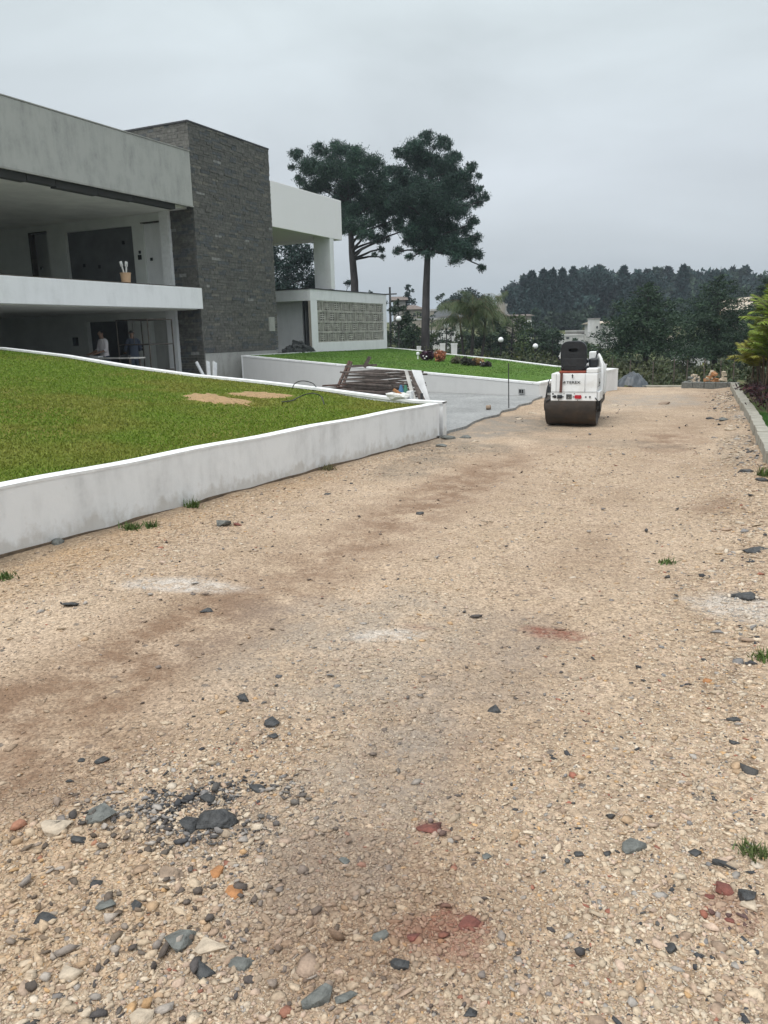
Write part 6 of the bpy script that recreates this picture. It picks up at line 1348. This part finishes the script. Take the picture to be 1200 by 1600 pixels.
# tarp heap, rubble heap, fence
p = atz(984, 604); t = empty('tarp_heap', (p[0], p[1]+.25, -.02), label='low heap covered with dark grey plastic sheet at the end of the track', cat='tarp'); b = MB(); vv_ = []; n1_, n2_ = 40, 26
for i in range(n1_):
    for j in range(n2_):
        u, v_ = i/(n1_-1)*2-1, j/(n2_-1)*2-1; rr2 = math.sqrt(u*u+v_*v_*.9); h = max(0, 1-rr2**2.4)**.8*.34*(1+.2*math.sin(u*3+1)); h += .045*math.sin(u*11+v_*5)*math.sin(v_*9-u*4)*(h > .02)+.03*(vnoise(np.array([u*3]), np.array([v_*3]), 2, 71)[0]-.5)
        vv_.append((u*.50, v_*.45, max(h, 0)+.01))
b.add(vv_, [(i*n2_+j, (i+1)*n2_+j, (i+1)*n2_+j+1, i*n2_+j+1) for i in range(n1_-1) for j in range(n2_-1)], smooth=True); b.build('sheet', M['tarp'], t)
for i, (dx, dy) in enumerate(((-.42, -.35), (.44, -.3))):
    b = MB(); b.add(I1[0]*np.array([.06, .05, .04]), [tuple(f) for f in I1[1]]); o = b.build('weight_stone', M['rock_grey'], t); o.location = (dx, dy, .03)
def heap(px, py, wpx, h, n_, label, mats_, name='rubble_heap'):
    p = atz(px, py); w_ = wpx*np.linalg.norm(p-CP)/F/2; t = empty(name, (p[0], p[1]+.1, 0), label=label, cat='rubble')
    for mt in mats_:
        b = MB()
        for i in range(n_):
            a = RNG.uniform(0, 6.28); r_ = RNG.random()**.6; b.obox((r_*math.cos(a)*w_, r_*math.sin(a)*w_*.6, h*(1-r_)*RNG.random()+.03), tuple(RNG.uniform(.05, .19, 3)*[1, .8, .5]), Matrix.Rotation(RNG.uniform(0, 3), 3, 'Z')@Matrix.Rotation(RNG.uniform(-.6, .6), 3, 'X'))
        b.build('rubble', M[mt], t)
heap(1083, 603, 22, .36, 26, 'pale broken rubble heap leaning on the left end of the low dark wall', ('rock_pale', 'rock_grey'))
heap(1112, 597, 16, .48, 20, 'red and pale brick rubble lying behind the low dark wall', ('orange_stone', 'rock_pale'))
heap(1131, 598, 10, .40, 10, 'small pale rubble lump behind the low dark wall near the kerb', ('rock_pale',))
t = empty('wire_fence', (-1, 27.5, -.3), label='wire fence on thin posts beyond the end of the track', cat='fence')
for i, px in enumerate((958, 985, 1022, 1056, 1075, 1101, 1128, 1150)):
    a = atd(px, 560, 27.5); a = aty(px, 562, 27.5); b = MB(); lz = a[2]+.3; b.tube([(a[0]+1, 0, -1.2), (a[0]+1+RNG.normal(0, .02), 0, lz+RNG.normal(0, .03))], .018, 7); b.build('post', M['oldwood'], t)
b = MB(); xa_, xb_ = aty(950, 562, 27.5)[0]+1, aty(1155, 562, 27.5)[0]+1
for z in (-.5, -.25, 0, .25, .5, .72): b.tube([(xa_, 0, z), ((xa_+xb_)/2, .02, z-.03), (xb_, 0, z)], .003, 4)
b.build('wires', M['steel_dark'], t)

# palms and red plants behind the right kerb
gy_ = (np.array([.10, .17, .02]), np.array([.25, .33, .04])); gg = (np.array([.06, .11, .02]), np.array([.16, .21, .04]))
PL = [(.55, 16.2, 2.0, 'slender cane palm at the right edge with bright green upright fronds', gy_), (.35, 18.3, 1.7, 'cane palm behind the right kerb in front of the tall conifer', gy_), (.18, 20.6, 1.2, 'yellow green cane palm near the far end of the kerb', (gy_[0]*1.1, gy_[1]*1.2)), (.0, 22.4, .75, 'lowest yellowish cane palm, farthest along the kerb', (np.array([.17, .18, .03]), np.array([.34, .33, .05]))), (.95, 17.3, 2.3, 'tall cane palm behind the others at the right edge', gg), (.75, 19.6, 1.9, 'green cane palm behind the front row near the right edge', gg)]
for x, y, h, lb, cl_ in PL:
    h *= .86; cl_ = (cl_[0]*.75, cl_[1]*.75)
    st_ = [(RNG.normal(0, .17), RNG.normal(0, .35), h*RNG.uniform(.72, 1.0), .022, (RNG.normal(0, .06), RNG.normal(0, .06))) for _ in range(11)]
    palm('cane_palm', (x, y, .13), st_, lb, cl_, 'cane palms in a row behind the right kerb', nf=7, L_=.72, ll=.27, droop=1.3, nl=26, lw=.013, hang=.22, elr=(.7, 1.5), trunkm='cane_brown')
def cordy(x, y, h, n_, label):
    t = empty('red_plant', (x, y, .12), label=label, cat='plant', group='dark red leaved plants along the right kerb'); pos = np.stack([RNG.normal(0, .22, n_), RNG.normal(0, .28, n_), RNG.uniform(.02, h*.75, n_)], -1)
    v, f = cards(pos, .11, n_, asp=3.5, up=.5); c = (np.array([.028, .016, .020])+np.array([.06, .01, .014])*RNG.random((n_, 1))**2)*RNG.uniform(.7, 1.4, (n_, 1)); np_mesh('leaves', v, f, M['leaf'], t, cols=np.repeat(c, 4, 0))
    b = MB(); 
    for _ in range(6): b.tube([(RNG.normal(0, .12), RNG.normal(0, .12), -.03), (RNG.normal(0, .15), RNG.normal(0, .15), h*.7)], .01, 5)
    b.build('stems', M['cane_brown'], t)
for i, (x, y, h) in enumerate(((.55, 15.6, .42), (.42, 16.8, .38), (.26, 18.1, .34), (.1, 19.5, .30), (-.05, 20.9, .26), (1.0, 15.5, .5))):
    cordy(x, y, h, 420, ['dark red plant nearest the grass strip behind the kerb', 'second dark red plant along the kerb from the grass strip', 'dark red plant in the middle of the kerb row', 'fourth dark red plant along the kerb', 'farthest small dark red plant by the kerb', 'reddish plant at the right edge behind the first one'][i])
n = 9000; y = RNG.uniform(15.5, 25, n); x = np.array([kx(min(q, 23.2)) for q in y])+.4+RNG.random(n)*2.6
v, f = cards(np.stack([x, y, .12+RNG.random(n)*.5*vnoise(x, y, 1, 81)], -1), .09, n, asp=3, up=.5); c = np.array([.06, .055, .028])*RNG.uniform(.5, 1.6, (n, 1))
o = np_mesh('undergrowth', v, f, M['leaf'], cols=np.repeat(c, 4, 0)); tag(o, 'brown leaf litter and stems under the cane palms', 'undergrowth', kind='stuff')

# ------------------------------------------------------------ distant houses
def far_house(px0, px1, pyt, pyb, dep, label, wallm='house_cream', roof='flat', roofm='roof_tile', rpx=8, wins=(), depth=7.0, rot=None, name='distant_house', cat='house', over=.4):
    c = atd((px0+px1)/2, pyb, dep); w_ = (px1-px0)*dep/F; h = (pyb-pyt)*dep/F; t = empty(name, c, YAW if rot is None else rot, label, cat)
    b = MB(); b.box(-w_/2, w_/2, 0, depth, -4 if name != 'distant_wall' else -.4, h); wl_ = b.build('wall', M[wallm], t)
    rh = rpx*dep/F; b = MB()
    if roof == 'gable': b.add([(-w_/2-over, -over, h), (w_/2+over, -over, h), (w_/2+over, depth+over, h), (-w_/2-over, depth+over, h), (-w_/2-over, depth/2, h+rh), (w_/2+over, depth/2, h+rh)], [(0, 1, 5, 4), (2, 3, 4, 5), (0, 4, 3), (1, 2, 5), (3, 2, 1, 0)])
    elif roof == 'front': b.add([(-w_/2-over, -over, h), (0, -over, h+rh), (w_/2+over, -over, h), (-w_/2-over, depth, h), (0, depth, h+rh), (w_/2+over, depth, h)], [(0, 1, 4, 3), (1, 2, 5, 4), (0, 2, 1), (3, 4, 5), (0, 3, 5, 2)])
    elif roof == 'hip': b.add([(-w_/2-over, -over, h), (w_/2+over, -over, h), (w_/2+over, depth+over, h), (-w_/2-over, depth+over, h), (-w_*.15, depth/2, h+rh), (w_*.15, depth/2, h+rh)], [(0, 1, 5, 4), (2, 3, 4, 5), (0, 4, 3), (1, 2, 5), (3, 2, 1, 0)])
    else: b.box(-w_/2-.05, w_/2+.05, -.05, depth+.05, h+.002, h+max(rh, .15))
    b.build('roof', M[roofm], t)
    for (u, v_, uw, vh) in wins:
        b = MB(); b.box(-w_/2+u*w_, -w_/2+(u+uw)*w_, -.06, -.005, v_*h, (v_+vh)*h); wo = b.build('window', M['window'], t)
    return t
far_house(630, 662, 484, 500, 100, 'cream house with brown roof seen left of the tallest pine', roof='hip', rpx=8, wins=((.12, .35, .12, .3), (.5, .35, .12, .3), (.8, .35, .1, .3)))
far_house(616, 634, 470, 500, 112, 'grey house with dark pitched roof behind the leftmost lamp', wallm='house_grey', roof='gable', rpx=7, wins=((.5, .5, .2, .2),))
far_house(676, 722, 497, 508, 92, 'house with a dark hipped roof right of the tallest pine', wallm='house_white', roof='hip', roofm='roof_dark', rpx=14, wins=((.1, .2, .1, .6), (.35, .2, .1, .6), (.7, .2, .15, .6)))
far_house(674, 700, 486, 500, 110, 'white roofed shed behind the dark roofed house', wallm='house_cream', roof='flat', roofm='house_white', rpx=3, wins=((.3, .3, .2, .3),))
far_house(632, 712, 500, 510, 82, 'long pale garden wall below the distant houses', wallm='house_cream', depth=.3, rpx=1, roofm='house_white', name='distant_wall', cat='wall')
far_house(783, 795, 464, 474, 170, 'small cream skyline house left of the hill wood', wallm='house_cream', roof='gable', rpx=3, wins=((.3, .3, .3, .4),))
far_house(795, 812, 461, 476, 165, 'grey flat roofed skyline house touching the hill wood', wallm='house_grey', roofm='roof_dark', rpx=2, wins=((.2, .4, .2, .3), (.6, .4, .2, .3)))
far_house(801, 830, 494, 510, 105, 'cream building with a white carport below the hill wood', wallm='house_cream', roof='gable', rpx=3, wins=((.1, .3, .2, .3), (.45, .3, .15, .3)))
t = empty('carport', atd(824, 520, 95), YAW, 'thin white carport frame left of the hill wood foot', 'carport'); k_ = 95/F
for dx in (-5, 5):
    for dy in (0, 3):
        b = MB(); b.box(dx*k_-.12, dx*k_+.12, dy, dy+.24, -3, 17*k_); b.build('post', M['pot_white'], t)
b = MB(); b.box(-6*k_, 6*k_, -.1, 3.4, 17*k_+.002, 19*k_); b.build('roof', M['pot_white'], t)
far_house(870, 912, 525, 534, 92, 'long low grey white wall building behind the roller', wallm='house_white', depth=4, rpx=1, roofm='house_white', wins=((.35, .5, .1, .3),), name='distant_house')
far_house(903, 922, 518, 526, 100, 'small grey building behind the long low wall building', wallm='house_grey', rpx=1, roofm='house_white', wins=((.3, .3, .2, .3),))
far_house(928, 936, 500, 534, 90, 'tall narrow white tower part of the building left of the broad conifer', wallm='house_white', depth=3, rpx=1, roofm='house_grey', name='distant_house', wins=((.35, .6, .3, .1),))
far_house(936.5, 966, 506, 533, 92, 'white sloping roofed building behind the broad conifer boughs', wallm='house_white', roof='gable', roofm='roof_pale', rpx=4, wins=((.15, .3, .1, .25), (.5, .3, .12, .25), (.8, .3, .1, .25)))
far_house(1040, 1066, 530, 545, 84, 'pale low house glimpsed between the two broad conifers', wallm='house_white', roof='gable', roofm='roof_pale', rpx=4, wins=((.2, .3, .15, .35), (.6, .3, .15, .35)))
far_house(1100, 1110, 537, 550, 60, 'small pale hut glimpsed behind the dark trunk', wallm='house_white', roof='flat', roofm='roof_pale', rpx=2, wins=((.4, .3, .2, .3),))
far_house(1165, 1176, 471, 500, 88, 'orange gabled house at the right above the palms', wallm='house_orange', roof='front', roofm='roof_pale', rpx=6, wins=((.3, .6, .3, .15),))
far_house(1172, 1206, 483, 505, 80, 'cream house with broad pale gable at the right edge above the palms', wallm='house_cream', roof='front', roofm='roof_pale', rpx=13, wins=((.3, .3, .15, .4), (.6, .3, .2, .4)))
# utility pole
q = atd(609.5, 470, 95); t = empty('utility_pole', (q[0], q[1], q[2]-4), label='dark utility pole on the skyline left of the tall pines', cat='utility pole'); b = MB(); b.tube([(0, 0, -3), (0, 0, 5.6)], [.18, .12], 8); b.build('pole', M['pole_dark'], t)
b = MB(); b.box(-.9, .9, -.06, .06, 4.7, 4.85); b.build('crossarm', M['pole_dark'], t)

# ------------------------------------------------------------ damp air
hz = MB(); hz.box(-1700, 1700, -1700, 1700, -8.0, 60); ho = hz.build('haze', None); tag(ho, kind='stuff')
hm = bpy.data.materials.new('haze'); hm.use_nodes = True; hm.node_tree.nodes.clear(); o_ = hm.node_tree.nodes.new('ShaderNodeOutputMaterial'); pv = hm.node_tree.nodes.new('ShaderNodeVolumePrincipled')
pv.inputs['Color'].default_value = (.74, .84, .95, 1); pv.inputs['Density'].default_value = .0006; pv.inputs['Anisotropy'].default_value = 0.2
hm.node_tree.links.new(pv.outputs[0], o_.inputs['Volume']); ho.data.materials.append(hm)
